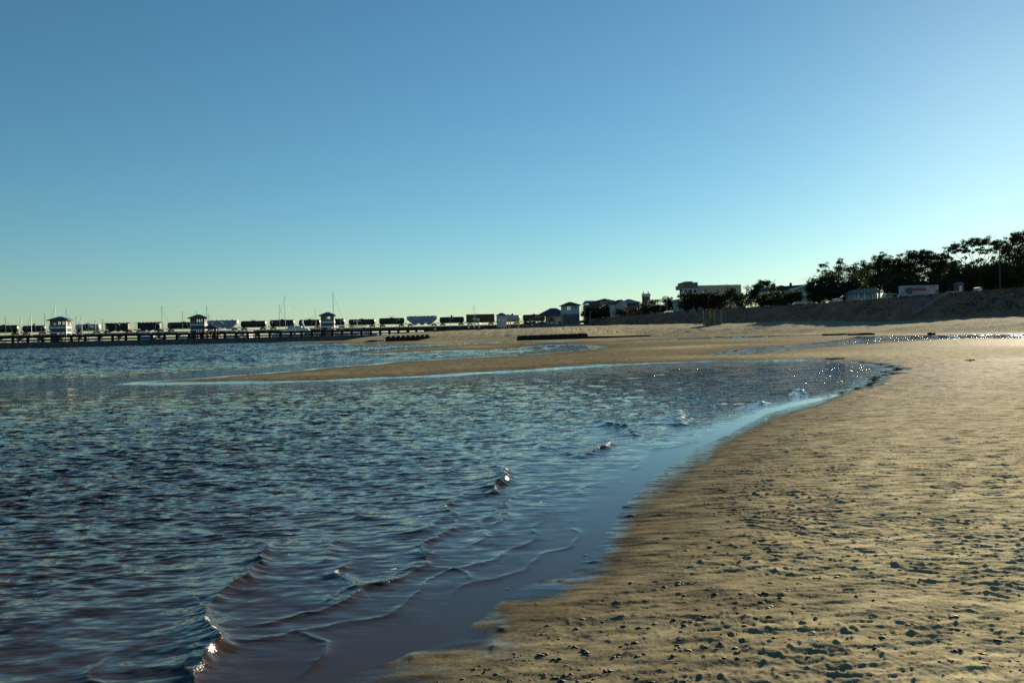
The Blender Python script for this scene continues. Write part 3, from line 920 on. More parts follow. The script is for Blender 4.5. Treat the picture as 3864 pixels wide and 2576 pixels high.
def lamp_post(px, ytop, label):
    w = wall_at(px); q = at(px, ytop, w.y + 4.5)
    t = thing('lamp_post', label, 'lamp post', (q.x, q.y, 1.95), RYAW, 'lamp posts along the sea wall')
    h = q.z - 1.95
    MB().tube([(0, 0, 0), (0, 0, h*0.6), (0, 0, h)], [0.10, 0.075, 0.05]).build('pole', M_ALU, t)
    MB().tube([(0, 0, h - 0.55), (0.5, -0.1, h - 0.42), (0.9, -0.15, h - 0.6)], [0.04, 0.04, 0.04]).build('arm', M_ALU, t)
    MB().add([(0.75, -0.34, h - 0.72), (1.35, -0.34, h - 0.98), (1.35, 0.04, h - 0.98), (0.75, 0.04, h - 0.72),
              (0.80, -0.28, h - 0.52), (1.42, -0.28, h - 0.80), (1.42, -0.02, h - 0.80), (0.80, -0.02, h - 0.52)],
             [(0,3,2,1),(4,5,6,7),(0,1,5,4),(1,2,6,5),(2,3,7,6),(3,0,4,7)]).build('lamp_head', M_GEL, t)
for px, yt, lb in [(64, 1224, 'lamp post standing before the leftmost tank car'), (155, 1226, 'short lamp post left of the leftmost tower'),
                   (258, 1208, 'lamp post right against the leftmost tower'), (332, 1223, 'lamp post before the silver banded tank car'),
                   (437, 1216, 'lamp post before the first ribbed hopper car'), (586, 1214, 'lamp post before the second ribbed hopper car'),
                   (830, 1211, 'lamp post right of the small open pavilion'), (1015, 1207, 'lamp post left of the pair of tall masts'),
                   (1285, 1203, 'lamp post right of the tallest mast'), (1496, 1199, 'lamp post before the tank car near the long groyne'),
                   (1698, 1196, 'lamp post before the tank car next to the brown boxcar')]:
    lamp_post(px, yt, lb)

# ------------------------------------------------------------------ towers
def wall_open(m, axis, u0, u1, v, th, z0, z1, holes):
    """wall along x or y with openings (u0,u1,z0,z1)"""
    def bx(a, b, c, d):
        if b - a < 1e-3 or d - c < 1e-3: return
        if axis == 'x': m.box(a, b, v, v + th, c, d)
        else: m.box(v, v + th, a, b, c, d)
    cur = u0
    for a, b, c, d in sorted(holes):
        bx(cur, a, z0, z1); bx(a, b, z0, c); bx(a, b, d, z1); cur = b
    bx(cur, u1, z0, z1)

def tower(label, cxpx, d, w, dep, yaw, ys, upper, mid, low, trim, holes, roofmat=M_NAVY, over=1.0, ridge=0.22, base_z=None, cat='tower', solid_low=False):
    """ys: photo rows of ridge, eave, top trim (2), lower trim (2), base"""
    f = Front(cxpx, ys[-1], d, yaw)
    z = [f.z(cxpx, y) for y in ys]
    if base_z is not None: z[-1] = base_z - f.o.z
    t = thing('lookout_tower', label, cat, f.o, yaw, 'blue roofed towers of the harbour')
    h = w / 2; th = 0.18
    zr, ze, za, zb, zc, zd, z0 = z
    up = MB(); H = [(x0*w, x1*w, zb_*(ze-za)+za, zt_*(ze-za)+za) for x0, x1, zb_, zt_ in holes]
    wall_open(up, 'x', -h, h, 0, th, za, ze, H)
    wall_open(up, 'x', -h, h, dep - th, th, za, ze, H)
    wall_open(up, 'y', th, dep - th, -h, th, za, ze, [(dep*.3, dep*.7, za + (ze-za)*.45, za + (ze-za)*.9)])
    wall_open(up, 'y', th, dep - th, h - th, th, za, ze, [(dep*.3, dep*.7, za + (ze-za)*.45, za + (ze-za)*.9)])
    up.build('upper_wall', upper, t)
    for (a, b, c, e) in H:
        fr = MB(); s = 0.05
        fr.box(a, b, -0.05, -0.003, c - 0.06, c).box(a, b, -0.05, -0.003, e, e + 0.06)
        k = max(2, int((b - a) / 0.42))
        for i in range(k + 1):
            x = a + (b - a) * i / k
            fr.box(x - s/2, x + s/2, 0.05, 0.09, c, e)
        fr.box(a, b, 0.093, 0.12, (c + e)/2 - s/2, (c + e)/2 + s/2)
        w_ = fr.build('window', M_WHITE, t)
        MB().box(a, b, 0.13, 0.14, c, e).build('pane', M_CLEAR, w_)
    MB().box(-h - .12, h + .12, -.12, dep + .12, zb, za - 0.003).build('trim_band', trim, t)
    md = MB().box(-h + .06, h - .06, .06, dep - .06, zc + 0.003, zb - 0.003)
    md.build('middle_wall', mid, t)
    MB().box(-h - .08, h + .08, -.08, dep + .08, zd, zc).build('trim_band', trim, t)
    if solid_low:
        MB().box(-h + .05, h - .05, .05, dep - .05, z0, zd - .003).build('lower_wall', low, t)
    else:
        for x in (-h*.35, h*.3):
            for y in (.05, dep - .4): MB().box(x, x + .35, y, y + .35, z0, zd - .003).build('stilt', low, t)
        MB().box(-h + .1, -h*.35 - .003, .1, .25, z0, zd - .003).build('lower_wall', low, t)
    for x in (-h, h):
        for y in (-0.06, dep - .12): MB().box(x - .09, x + .09, y, y + .18, z0, ze).build('corner_board', trim, t)
    MB().hip(-h - over, h + over, -over, dep + over, ze, zr, -w*ridge/2, w*ridge/2, dep/2, dep/2, 0.16).build('roof', roofmat, t)
    return t

HT = [(-0.28, -0.12, .35, .88), (-0.04, 0.2, .35, .88), (0.28, 0.42, .35, .88)]
tower('three storey tower with navy hip roof, left of the silver banded tank car', 221, 283, 5.0, 5.0, 0.2, (1193.5, 1209, 1233, 1239, 1252.5, 1257, 1300), M_TAUPE, M_BLUEW, M_BLUEW, M_WHITE, HT, base_z=2.0)
tower('three storey tower with navy hip roof, just left of the small open pavilion', 747, 305, 5.0, 5.0, 0.2, (1185.5, 1200.5, 1222.5, 1228, 1242, 1246, 1290), M_TAUPE, M_BLUEW, M_BLUEW, M_WHITE, HT, base_z=2.0)
tower('three storey tower with navy hip roof, standing behind the tallest mast', 1237, 331, 5.1, 5.0, 0.14, (1177, 1191, 1212, 1218, 1229.5, 1235, 1280), M_TAUPE, M_BLUEW, M_BLUEW, M_WHITE, [(-0.34, -0.28, .35, .9), (-0.2, -0.12, .35, .9), (-0.06, 0.24, .35, .9)], base_z=2.0)
tower('small pale grey tower with hip roof beside the grey tank car, farthest of the towers', 1893, 378, 4.3, 4.2, 0.0, (1180, 1190.5, 1199, 1200.5, 1214, 1216, 1232), M_PALE, M_PALE, M_PALE, M_PALE, [(-0.02, 0.2, .1, .7), (0.27, 0.47, .1, .7)], over=0.5, base_z=2.5, solid_low=True)
tower('large dark tower with open lookout room beside the blue roofed pavilion', 2155, 336, 6.9, 6.2, 0.02, (1138, 1153, 1180, 1184, 1185, 1186, 1224), M_PALE, M_DARK, M_DARKCONC, M_PALE,
      [(-0.46, -0.41, .4, .95), (-0.22, -0.17, .4, .95), (-0.13, -0.08, .4, .95), (-0.05, 0.0, .4, .95), (0.06, 0.1, .4, .95), (0.25, 0.29, .4, .95), (0.42, 0.46, .4, .95)], roofmat=M_DARKROOF, over=0.9, ridge=0.16, solid_low=True)

# ------------------------------------------------------------------ pavilions
def small_pavilion():
    f = Front(791, 1258, 300, 0.15)
    t = thing('open_pavilion', 'small open pavilion with navy pyramid roof on posts, before the pale grey hopper', 'pavilion', (f.o.x, f.o.y, 2.0), 0.15)
    o = f.o.z - 2.0
    ze = f.z(791, 1240.5) + o; zr = f.z(791, 1224) + o
    MB().hip(-3.3, 3.3, -0.4, 5.4, ze, zr, -0.1, 0.1, 2.4, 2.6, 0.15).build('roof', M_NAVY, t)
    for x in (-2.2, -0.7, 0.8, 2.0):
        for y in (0.2, 4.6): MB().box(x - .16, x + .16, y, y + .32, 0, ze).build('post', M_TIMBER, t)
    MB().box(-2.0, 2.0, 0.25, 0.35, 0.7, 0.9).box(-2.0, 2.0, 0.25, 0.35, 1.1, 1.25).build('railing', M_TIMBER, t)
small_pavilion()

def big_pavilion():
    d = 347; f = Front(2085, 1224, d, 0.0)
    t = thing('beach_pavilion', 'large pavilion with a broad navy hip roof over blue and beige walls', 'pavilion', f.o)
    X = f.x; Z = f.z
    ze = Z(2060, 1193)
    MB().hip(X(2021, 1194), X(2150, 1190), -1.5, 11, ze, Z(2090, 1161), X(2079, 1161), X(2101, 1161), 4.7, 4.8, 0.25).build('roof', M_NAVY, t)
    MB().box(X(2062, 1200), X(2120, 1200), 0.5, 9, -1, ze).build('wall', M_BEIGE, t)
    MB().box(X(2072, 1200), X(2090, 1200), -0.3, 0.497, -0.8, Z(2080, 1208)).build('doorway_wall', M_BLUEW, t)
    g0, g1, g2 = X(2070, 1207), X(2091, 1207), X(2081, 1198)
    MB().prism_y([(g0, Z(2070, 1209)), (g1, Z(2090, 1208)), (g2, Z(2081, 1198))], -0.6, 0.3).build('entrance_gable', M_DARKROOF, t)
    MB().box(X(2076, 1212), X(2087, 1212), -0.36, -0.303, -0.8, Z(2081, 1212)).build('door', M_PALE, t)
    MB().box(X(2108, 1212), X(2122, 1212), -0.2, 0.497, -0.5, Z(2112, 1212)).build('side_wall', M_BLUEW, t)
    for px in (2029, 2047, 2060):
        MB().box(X(px, 1200) - .18, X(px, 1200) + .18, 0.2, 0.56, -0.8, ze).build('post', M_GREYTIMBER, t)
    MB().box(X(2028, 1216), X(2062, 1216), 0.0, 0.19, -1.2, Z(2045, 1215)).build('low_wall', M_BLUEW, t)
big_pavilion()

def promenade_wall():
    # dark wall that carries pavilion, towers and lawn at the back of the beach
    L = [at(1600, 1243.5, 362), at(1750, 1242, 356), at(1850, 1239, 350), at(1960, 1232, 343), at(2060, 1224, 338), at(2140, 1222.5, 332), at(2226, 1222, 326), at(2260, 1221, 322)]
    t = thing('promenade_wall', 'low dark concrete wall at the back of the beach below the blue roofed pavilion', 'wall', (0, 0, 0))
    V = []; F = []
    for q in L: V += [(q.x, q.y, -0.5), (q.x, q.y, q.z), (q.x + 0.4, q.y + 0.6, q.z)]
    for i in range(len(L) - 1):
        for j in range(2): F.append((3*i+j, 3*i+3+j, 3*i+4+j, 3*i+1+j))
    MB().add(V, F).build('wall_face', M_DARKCONC, t)
    V = []; F = []
    for q in L: V += [(q.x + 0.403, q.y + 0.61, q.z - 0.004), (q.x * 1.0 + 6, q.y + 60, q.z)]
    for i in range(len(L) - 1): F.append((2*i, 2*i+2, 2*i+3, 2*i+1))
    o = MB().add(V, F).build('terrace', M_CONC, None); o['kind'] = 'structure'
promenade_wall()

# ------------------------------------------------------------------ boats
def hull_mesh(L, B, H, flare=0.25):
    m = MB(); V = []; F = []
    secs = 10; rows = 4
    for i in range(secs + 1):
        u = i / secs
        wb = (1 - (max(0, u - 0.35) / 0.65) ** 2.2) * (0.86 + 0.14 * min(1, u / 0.3))
        sheer = H * (1 + 0.22 * u * u)
        for side in (-1, 1):
            for k in range(rows + 1):
                q = k / rows
                y = side * B/2 * wb * (0.35 + 0.65 * q ** 0.55)
                V.append((-L/2 + L*u + 0.10*L*q*u*0.6, y, -0.35 + (sheer + 0.35) * q))
    n = 2 * (rows + 1)
    for i in range(secs):
        for side in range(2):
            for k in range(rows):
                a = i*n + side*(rows+1) + k
                F.append((a, a+n, a+n+1, a+1) if side == 0 else (a, a+1, a+n+1, a+n))
        a = i*n + rows; b = i*n + 2*rows + 1
        F.append((a, a+n, b+n, b))
    F.append(tuple(range(rows, -1, -1)) + tuple(range(rows+1, 2*rows+2)))
    return m.add(V, F)

def sail_boat(px, ytop, stay, label, back=14, r=0.085, spreader=False):
    w = wall_at(px); q = at(px, ytop, w.y + back)
    yaw = 0.25 if stay >= 0 else math.pi - 0.2
    t = thing('sail_boat', label, 'sailboat', (q.x, q.y, 0), yaw, 'moored sailboats behind the sea wall')
    h = q.z; L = max(7.5, min(13, h * 0.62))
    hull_mesh(L, L*0.3, 1.1).build('hull', M_GEL, t)
    MB().prism_y([(-L*.25, 1.2), (L*.12, 1.3), (L*.05, 1.75), (-L*.22, 1.7)], -0.9, 0.9).build('cabin', M_GEL, t)
    m = MB().tube([(0, 0, 1.0), (0, 0, h*.55), (0, 0, h)], [r, r, r*.75]).box(-.28, .22, -.03, .03, h, h + .12)
    m.build('mast', M_ALU, t)
    MB().tube([(0, 0, 2.3), (-L*.36, 0, 2.2)], [.09, .08]).build('boom', M_ALU, t)
    s = MB().tube([(0, 0, h*(0.99 if stay else .96)), (L*.52, 0, 1.4)], [.035, .035], 4)
    s.build('forestay', M_STAY, t)
    MB().tube([(0, 0, h), (-L*.48, 0, 1.3)], [.012, .012], 4).build('backstay', M_STAY, t)
    if spreader: MB().tube([(-.1, 0, h*.62), (1.5, 0, h*.63)], [.03, .025], 4).build('spreader', M_ALU, t)

for a in [(20, 1194.5, 0, 'sailboat with a bare mast at the left edge of the photo'),
          (80, 1197.5, -1, 'sailboat whose mast stands between the two leftmost tank cars'),
          (117, 1186, -1, 'sailboat with a thick mast before the funnel domed tank car'),
          (167, 1186, 0, 'sailboat with a plain mast just left of the leftmost tower'),
          (208, 1147.5, -1, 'sailboat whose tall mast rises from behind the leftmost tower roof'),
          (249, 1168, 1, 'sailboat with its mast against the right side of the leftmost tower'),
          (286, 1196, 1, 'sailboat with a short mast at the left end of the silver banded tank car'),
          (308, 1190, -1, 'sailboat with mast before the left half of the silver banded tank car'),
          (360, 1210, -1, 'sailboat with a low mast before the right half of the silver banded tank car'),
          (386, 1206, 1, 'sailboat with mast at the gap before the first ribbed hopper'),
          (610, 1157, 1, 'sailboat with a tall mast at the right end of the second ribbed hopper'),
          (688, 1177, 0, 'sailboat whose mast tip shows left above the tower beside the small pavilion'),
          (740, 1175, 1, 'sailboat with mast against the right wall of the tower beside the small pavilion'),
          (779, 1156, 1, 'sailboat with a tall mast above the pale grey covered hopper'),
          (786, 1187, 0, 'sailboat with a shorter mast beside the tall one over the pale grey hopper'),
          (1054, 1152, 1, 'sailboat with the shorter mast of the crossing pair beside the yacht'),
          (1191, 1169, -1, 'sailboat with mast between the white yacht and the third tower'),
          (1256, 1106, 1, 'sailboat with the tallest mast of all, before the third tower'),
          (1788, 1155, 1, 'sailboat with a lone mast above the brown box car')]:
    sail_boat(a[0], a[1], a[2], a[3], back=random.uniform(9, 20), r=0.13 if a[0] == 1256 else 0.085)
sail_boat(1074, 1119, -1, 'sailboat with the taller mast of the crossing pair beside the yacht', 10, 0.105, True)

def motor_yacht():
    d = 336; f = Front(1110, 1290, d, 0.12)
    t = thing('motor_yacht', 'big white motor yacht with flybridge and radar arch, moored behind the sea wall', 'yacht', (f.o.x, f.o.y, 0), math.pi + 0.12)
    o = f.o.z
    # bow to the left: local x is reversed
    hull_mesh(16.5, 4.8, 3.0).build('hull', M_GEL, t)
    MB().prism_y([(-6.4, 3.3), (6.6, 3.5), (5.2, 4.4), (2.2, 5.55), (-4.4, 5.7), (-5.6, 5.0)], -1.9, 1.9).build('cabin', M_GEL, t)
    MB().prism_y([(2.4, 4.75), (3.4, 4.75), (3.1, 4.95), (2.6, 4.95)], 1.903, 1.96).build('cabin_window', M_GLASS, t)
    fb = MB().prism_y([(-3.4, 5.7), (2.4, 5.6), (1.6, 6.55), (-3.0, 6.3)], -1.6, 1.6)
    fb.build('flybridge', M_PALE, t)
    sc = MB()
    for x in (-1.0, 0.2, 1.2): sc.box(x, x + .06, 1.45, 1.5, 6.3, 7.0)
    sc.box(-1.0, 1.3, 1.43, 1.5, 7.0, 7.06).box(-1.0, 1.3, -1.5, -1.43, 7.0, 7.06)
    sc.build('railing', M_ALU, t)
    ar = MB()
    for y in (-1.3, 1.18): ar.prism_y([(-4.6, 5.6), (-4.0, 5.6), (-3.2, 7.9), (-3.6, 7.9)], y, y + .12)
    ar.box(-3.65, -3.15, -1.3, 1.3, 7.9, 8.05)
    ar.build('radar_arch', M_GEL, t)
    MB().cyl((-3.6, 0, 8.05), (-3.6, 0, 8.7), 0.32, 0.38, 12).cyl((-3.6, 0, 8.7), (-3.6, 0, 9.1), 0.38, 0.12, 12).build('radar_dome', M_GEL, t)
    MB().prism_y([(-7.6, 3.4), (-5.6, 3.4), (-5.0, 5.3), (-5.6, 5.5)], -1.85, 1.85).build('aft_screen', M_GEL, t)
motor_yacht()

def motor_boat(px, d, yaw, scale, label, tall=False, canopy=None):
    q = at(px, 1280, d)
    t = thing('motor_boat', label, 'motorboat', (q.x, q.y, 0), yaw, 'motorboats moored behind the sea wall')
    t.scale = (scale,) * 3
    hull_mesh(8.5, 2.8, 1.5).build('hull', M_GEL, t)
    MB().prism_y([(-2.2, 1.5), (2.6, 1.7), (1.4, 2.5), (-2.0, 2.5)], -1.05, 1.05).build('cabin', M_GEL, t)
    ws = MB()
    for x in (-1.9, -0.6, 0.8):
        for y in (-1.0, 0.95): ws.box(x, x + .06, y, y + .06, 2.5, 3.6)
    ws.build('canopy_frame', M_ALU, t)
    MB().prism_y([(-2.3, 3.6), (1.3, 3.6), (1.0, 3.78), (-2.2, 3.75)], -1.2, 1.2).build('canopy', canopy or M_GEL, t)
    MB().prism_y([(0.8, 2.503), (1.35, 2.503), (0.85, 3.35), (0.8, 3.35)], -.95, .95).build('windscreen', M_GLASS, t)
    if tall:
        MB().tube([(-1.0, 0, 3.7), (-1.0, 0, 6.5)], [.06, .03]).build('aerial', M_ALU, t)
        MB().box(-1.7, -0.1, -.8, .8, 4.9, 5.0).build('tuna_tower', M_GEL, t)
M_FLAGD = mat('orange_boat_cover', (0.5, 0.16, 0.08), 0.8, 0.0, 0.15, 2)
motor_boat(1178, 341, 0.4, 1.5, 'white motorboat with low cabin between the yacht and the third tower')
motor_boat(1226, 343, 0.9, 1.5, 'white motorboat with an orange cover before the third tower', canopy=M_FLAGD)
motor_boat(1247, 338, 0.3, 1.6, 'white cabin motorboat left of the tallest mast')
motor_boat(1278, 346, 0.2, 1.75, 'white motorboat with a high square canopy right of the tallest mast')
motor_boat(1342, 350, 2.5, 1.5, 'white motorboat with raked bow, left of the fitting topped tank car')
motor_boat(1362, 370, 0.6, 1.7, 'white motorboat with canopy before the fitting topped tank car', True)
motor_boat(1783, 378, 3.0, 1.7, 'white fishing boat with a small tower before the brown box car', True)
motor_boat(700, 312, 0.3, 1.25, 'white motorboat seen under the tower beside the small pavilion')
motor_boat(880, 326, 0.2, 1.3, 'white motorboat with canopy below the pale grey covered hopper')
motor_boat(925, 332, 2.8, 1.3, 'white motorboat half hidden by the wall below the platform topped tank car')
motor_boat(555, 300, 0.2, 1.4, 'grey white motorboat showing above the wall below the second ribbed hopper')
# ================================================================== BEACH THINGS, TOWN, TREES
from mathutils.bvhtree import BVHTree
def sand_z(x, y):
    h, sd, up, r = terrain(np.array([x], float), np.array([y], float))
    return float(h[0])

def outfall(px, py, d, label, w=2.9, dep=2.3, hh=3.9, yaw=0.5, boxh=1.75):
    q = at(px, py, d); z = sand_z(q.x, q.y)
    t = thing('storm_drain', label, 'storm drain', (q.x, q.y, z), yaw, 'post marked storm drain boxes on the beach')
    for x in (-w/2, w/2):
        for y in (0, dep):
            MB().cyl((x, y, -0.8), (x, y, hh - (0.1 if y else 0)), 0.14, 0.13, 10).build('post', M_YELLOW, t)
    b = MB().box(-w/2 + .18, w/2 - .18, 0.1, 0.35, -0.8, boxh).box(-w/2 + .18, w/2 - .18, dep - .35, dep - .1, -0.8, boxh)
    b.box(-w/2 + .18, -w/2 + .42, .353, dep - .353, -0.8, boxh).box(w/2 - .42, w/2 - .18, .353, dep - .353, -0.8, boxh)
    b.box(-w/2 + .1, w/2 - .1, -.02, dep + .02, boxh + .003, boxh + .14)
    b.build('concrete_box', M_DARKCONC, t)
    MB().box(-.4, .1, -.03, .097, boxh * .55, boxh * .8).box(-w/2 + .25, -w/2 + .7, -.03, .097, boxh * .78, boxh * .95).build('warning_plate', M_BAND, t)
outfall(2710, 1235, 205, 'dark storm drain box framed by four yellow posts, alone on the open sand', 3.0, 3.2, 3.95, 0.75, 1.7)
outfall(1942, 1250, 292, 'storm drain box with yellow posts before the flagpole', 2.9, 2.4, 3.4, 0.3, 1.5)

def marker(px, py, ytop, d, label):
    q = at(px, py, d)
    t = thing('marker_post', label, 'marker post', q, 0.2)
    h = at(px, ytop, d).z - q.z
    MB().box(-.6, .6, -.4, .5, -.6, .9).build('concrete_foot', M_DARKCONC, t)
    MB().tube([(0, 0, .9), (0, 0, h)], [.09, .07]).build('pole', M_ALU, t)
    MB().box(-.5, .35, -.06, .06, h - .9, h - .1).build('sign_board', M_PALE, t)
marker(1807, 1252, 1201, 300, 'grey post with a small board and concrete foot, left of the farther yellow posts')
marker(1643, 1257, 1236, 318, 'stubby dark concrete marker on the sand under the wall')

def groyne(pts, h, posts, label, dz=0.35):
    P = [at(a, b, d) for a, b, d in pts]
    t = thing('timber_groyne', label, 'groyne', (P[0].x, P[0].y, 0), 0, 'dark timber groynes on the flats')
    o = Vector((P[0].x, P[0].y, 0))
    pl = MB()
    for i in range(len(P) - 1):
        a, b = P[i] - o, P[i+1] - o
        dr = (b - a); dr.z = 0; nrm = Vector((-dr.y, dr.x, 0)).normalized() * 0.22
        ha, hb = h[i], h[i+1]
        V = []
        for q, hh in ((a, ha), (b, hb)):
            for s in (-1, 1):
                for z in (-0.7, hh): V.append((q.x + s*nrm.x, q.y + s*nrm.y, z if z < 0 else q.z + hh))
        pl.add(V, [(0,1,5,4),(2,6,7,3),(1,3,7,5),(0,2,3,1),(4,5,7,6)])
    pl.build('plank_wall', M_TIMBER, t)
    a, b = P[0] - o, P[posts[1]] - o
    for k in range(posts[0]):
        u = (k + 0.5) / posts[0]; q = a.lerp(b, u); w = (b - a).length / posts[0] * posts[2]
        ang = math.atan2((b - a).y, (b - a).x)
        m = MB().box(-w/2, w/2, -.34, .34, -.5, q.z + h[0] + dz)
        ob = m.build('post', M_TIMBER, t); ob.location = (q.x, q.y, 0); ob.rotation_euler = (0, 0, ang)
groyne([(1953, 1288, 156), (2215, 1276.5, 168), (2216, 1276.5, 168.2), (2300, 1273, 173), (2460, 1264.5, 190)], [0.84, 0.78, 0.45, 0.3, 0.08], (7, 1, 0.74), 'long dark timber groyne with square gaps along its top, nearest to the lagoon', 0.24)
groyne([(1456, 1284, 212), (1620, 1276, 224), (1621, 1276, 224.2), (1720, 1270, 236)], [0.75, 0.62, 0.35, 0.1], (9, 1, 0.35), 'shorter dark timber groyne with small posts, nearer the sea wall', 0.32)

def driftwood(px, py, d, L, r, yaw, label, z=None):
    q = at(px, py, d); zz = sand_z(q.x, q.y) if z is None else z
    m = MB(); n = 7; pts = []; rad = []
    for i in range(n + 1):
        u = i / n
        pts.append((L * (u - .5), 0.12 * L * math.sin(u * 4 + px) * .3, r * .5 + .25 * r * math.sin(u * 7 + py)))
        rad.append(r * (0.45 + 0.6 * math.sin(math.pi * (0.12 + 0.8*u))))
    m.tube(pts, rad, 7)
    for k in range(3):
        i = 2 + k * 2; p = Vector(pts[i])
        m.tube([p, p + Vector((random.uniform(-.2, .2) * L * .5, random.uniform(-.4, .4), r * random.uniform(.2, .9)))], [rad[i] * .5, .03], 5)
    o = m.build('driftwood', M_DRIFT, None); o.location = (q.x, q.y, zz + 0.02); o.rotation_euler = (0, 0, yaw)
    tag(o, label, 'driftwood', 'pieces of driftwood on the flats')
driftwood(3150, 1252, 125, 4.0, .17, .1, 'long dark driftwood trunk on the upper sand before the brown bank')
driftwood(3250, 1253, 122, 3.8, .19, -.05, 'thick dark driftwood log just right of the long trunk on the upper sand')
driftwood(3515, 1257, 112, 1.3, .22, .4, 'short stubby driftwood stump on the upper sand, right of the logs')
driftwood(2716, 1275.5, 148, 1.9, .12, 0, 'short thin stick lying by the narrow pool')
driftwood(3150, 1359.5, 38.5, 0.95, .03, .1, 'flat dark branch at the far edge of the lagoon', .03)
driftwood(1920, 1280, 190, 1.2, .12, 0, 'small dark stick left of the long groyne')
driftwood(1420, 1276, 235, 4.5, .22, .1, 'dark plank like log on the far sand near the shorter groyne')
driftwood(1400, 1282, 214, 3.2, .20, .05, 'smaller dark log nearer the water beside the shorter groyne')
driftwood(3655, 1373, 33, .36, .02, .1, 'little dark branch lying alone on the smooth right hand sand')

# dark clods of mud, shell and weed strewn over the near sand: nobody could count them
def clods():
    r = np.random.default_rng(5); V = []; F = []
    ico_v = [(0,0,1),(.89,0,.45),(.28,.85,.45),(-.72,.53,.45),(-.72,-.53,.45),(.28,-.85,.45),(.72,.53,-.45),(-.28,.85,-.45),(-.89,0,-.45),(-.28,-.85,-.45),(.72,-.53,-.45),(0,0,-1)]
    ico_f = [(0,1,2),(0,2,3),(0,3,4),(0,4,5),(0,5,1),(1,6,2),(2,7,3),(3,8,4),(4,9,5),(5,10,1),(6,7,2),(7,8,3),(8,9,4),(9,10,5),(10,6,1),(11,7,6),(11,8,7),(11,9,8),(11,10,9),(11,6,10)]
    px = r.uniform(1200, 3864, 3200); py = 1400 + 1176 * r.uniform(0, 1, 3200) ** 0.75
    P = np.array([gnd(a, b, .1).xy for a, b in zip(px, py)])
    h, sd, up, rr = terrain(P[:, 0], P[:, 1])
    z = h + detail(P[:, 0], P[:, 1], h, sd, up, rr)
    for i in range(len(P)):
        if sd[i] < 0.5 or rr[i] > 32: continue
        if vnoise(P[i:i+1, 0] / 0.8, P[i:i+1, 1] / 0.6, 700)[0] < r.uniform(-.9, .7): continue
        s = (0.0035 + 0.011 * r.random() ** 3.5) * (1 + rr[i] * 0.02)
        n = 1 if r.random() < .6 else int(r.integers(2, 5))
        for k in range(n):
            cx, cy = P[i] + r.normal(0, s * 1.2, 2) * (k > 0)
            sc = s * r.uniform(.5, 1.1) * np.array([1.5, 1.0, 0.6])
            b = len(V)
            for v in ico_v:
                q = np.array(v) * sc * r.uniform(.55, 1.35)
                V.append((cx + q[0], cy + q[1], z[i] + q[2] - sc[2] * .1))
            F.extend([(a+b, c+b, d+b) for a, c, d in ico_f])
    o = MB().add(V, F).build('mud_clods', mat('dark_mud_clod', (0.022, 0.017, 0.012), 0.8, 0.0, 0.5, 30), None, smooth=True)
    tag(o, 'small dark clods of mud and shell strewn over the near sand', 'clods', kind='stuff')
clods()

# ------------------------------------------------------------------ houses
def window(t, f, x0, y0, x1, y1, frame=None, glass=None, dep=0.0):
    """a framed window on the front plane, given by its photo corners"""
    ax, az = f(x0, y1); bx, bz = f(x1, y0)
    fr = MB(); s = 0.09; y = -0.06 + dep
    fr.box(ax, bx, y, y + .055, az, az + s).box(ax, bx, y, y + .055, bz - s, bz).box(ax, ax + s, y, y + .055, az + s, bz - s).box(bx - s, bx, y, y + .055, az + s, bz - s)
    if bx - ax > 1.2: fr.box((ax+bx)/2 - s/2, (ax+bx)/2 + s/2, y, y + .055, az + s, bz - s)
    w = fr.build('window', frame or M_WHITE, t)
    MB().box(ax + s, bx - s, y + .03, y + .05, az + s, bz - s).build('pane', glass or M_GLASS, w)

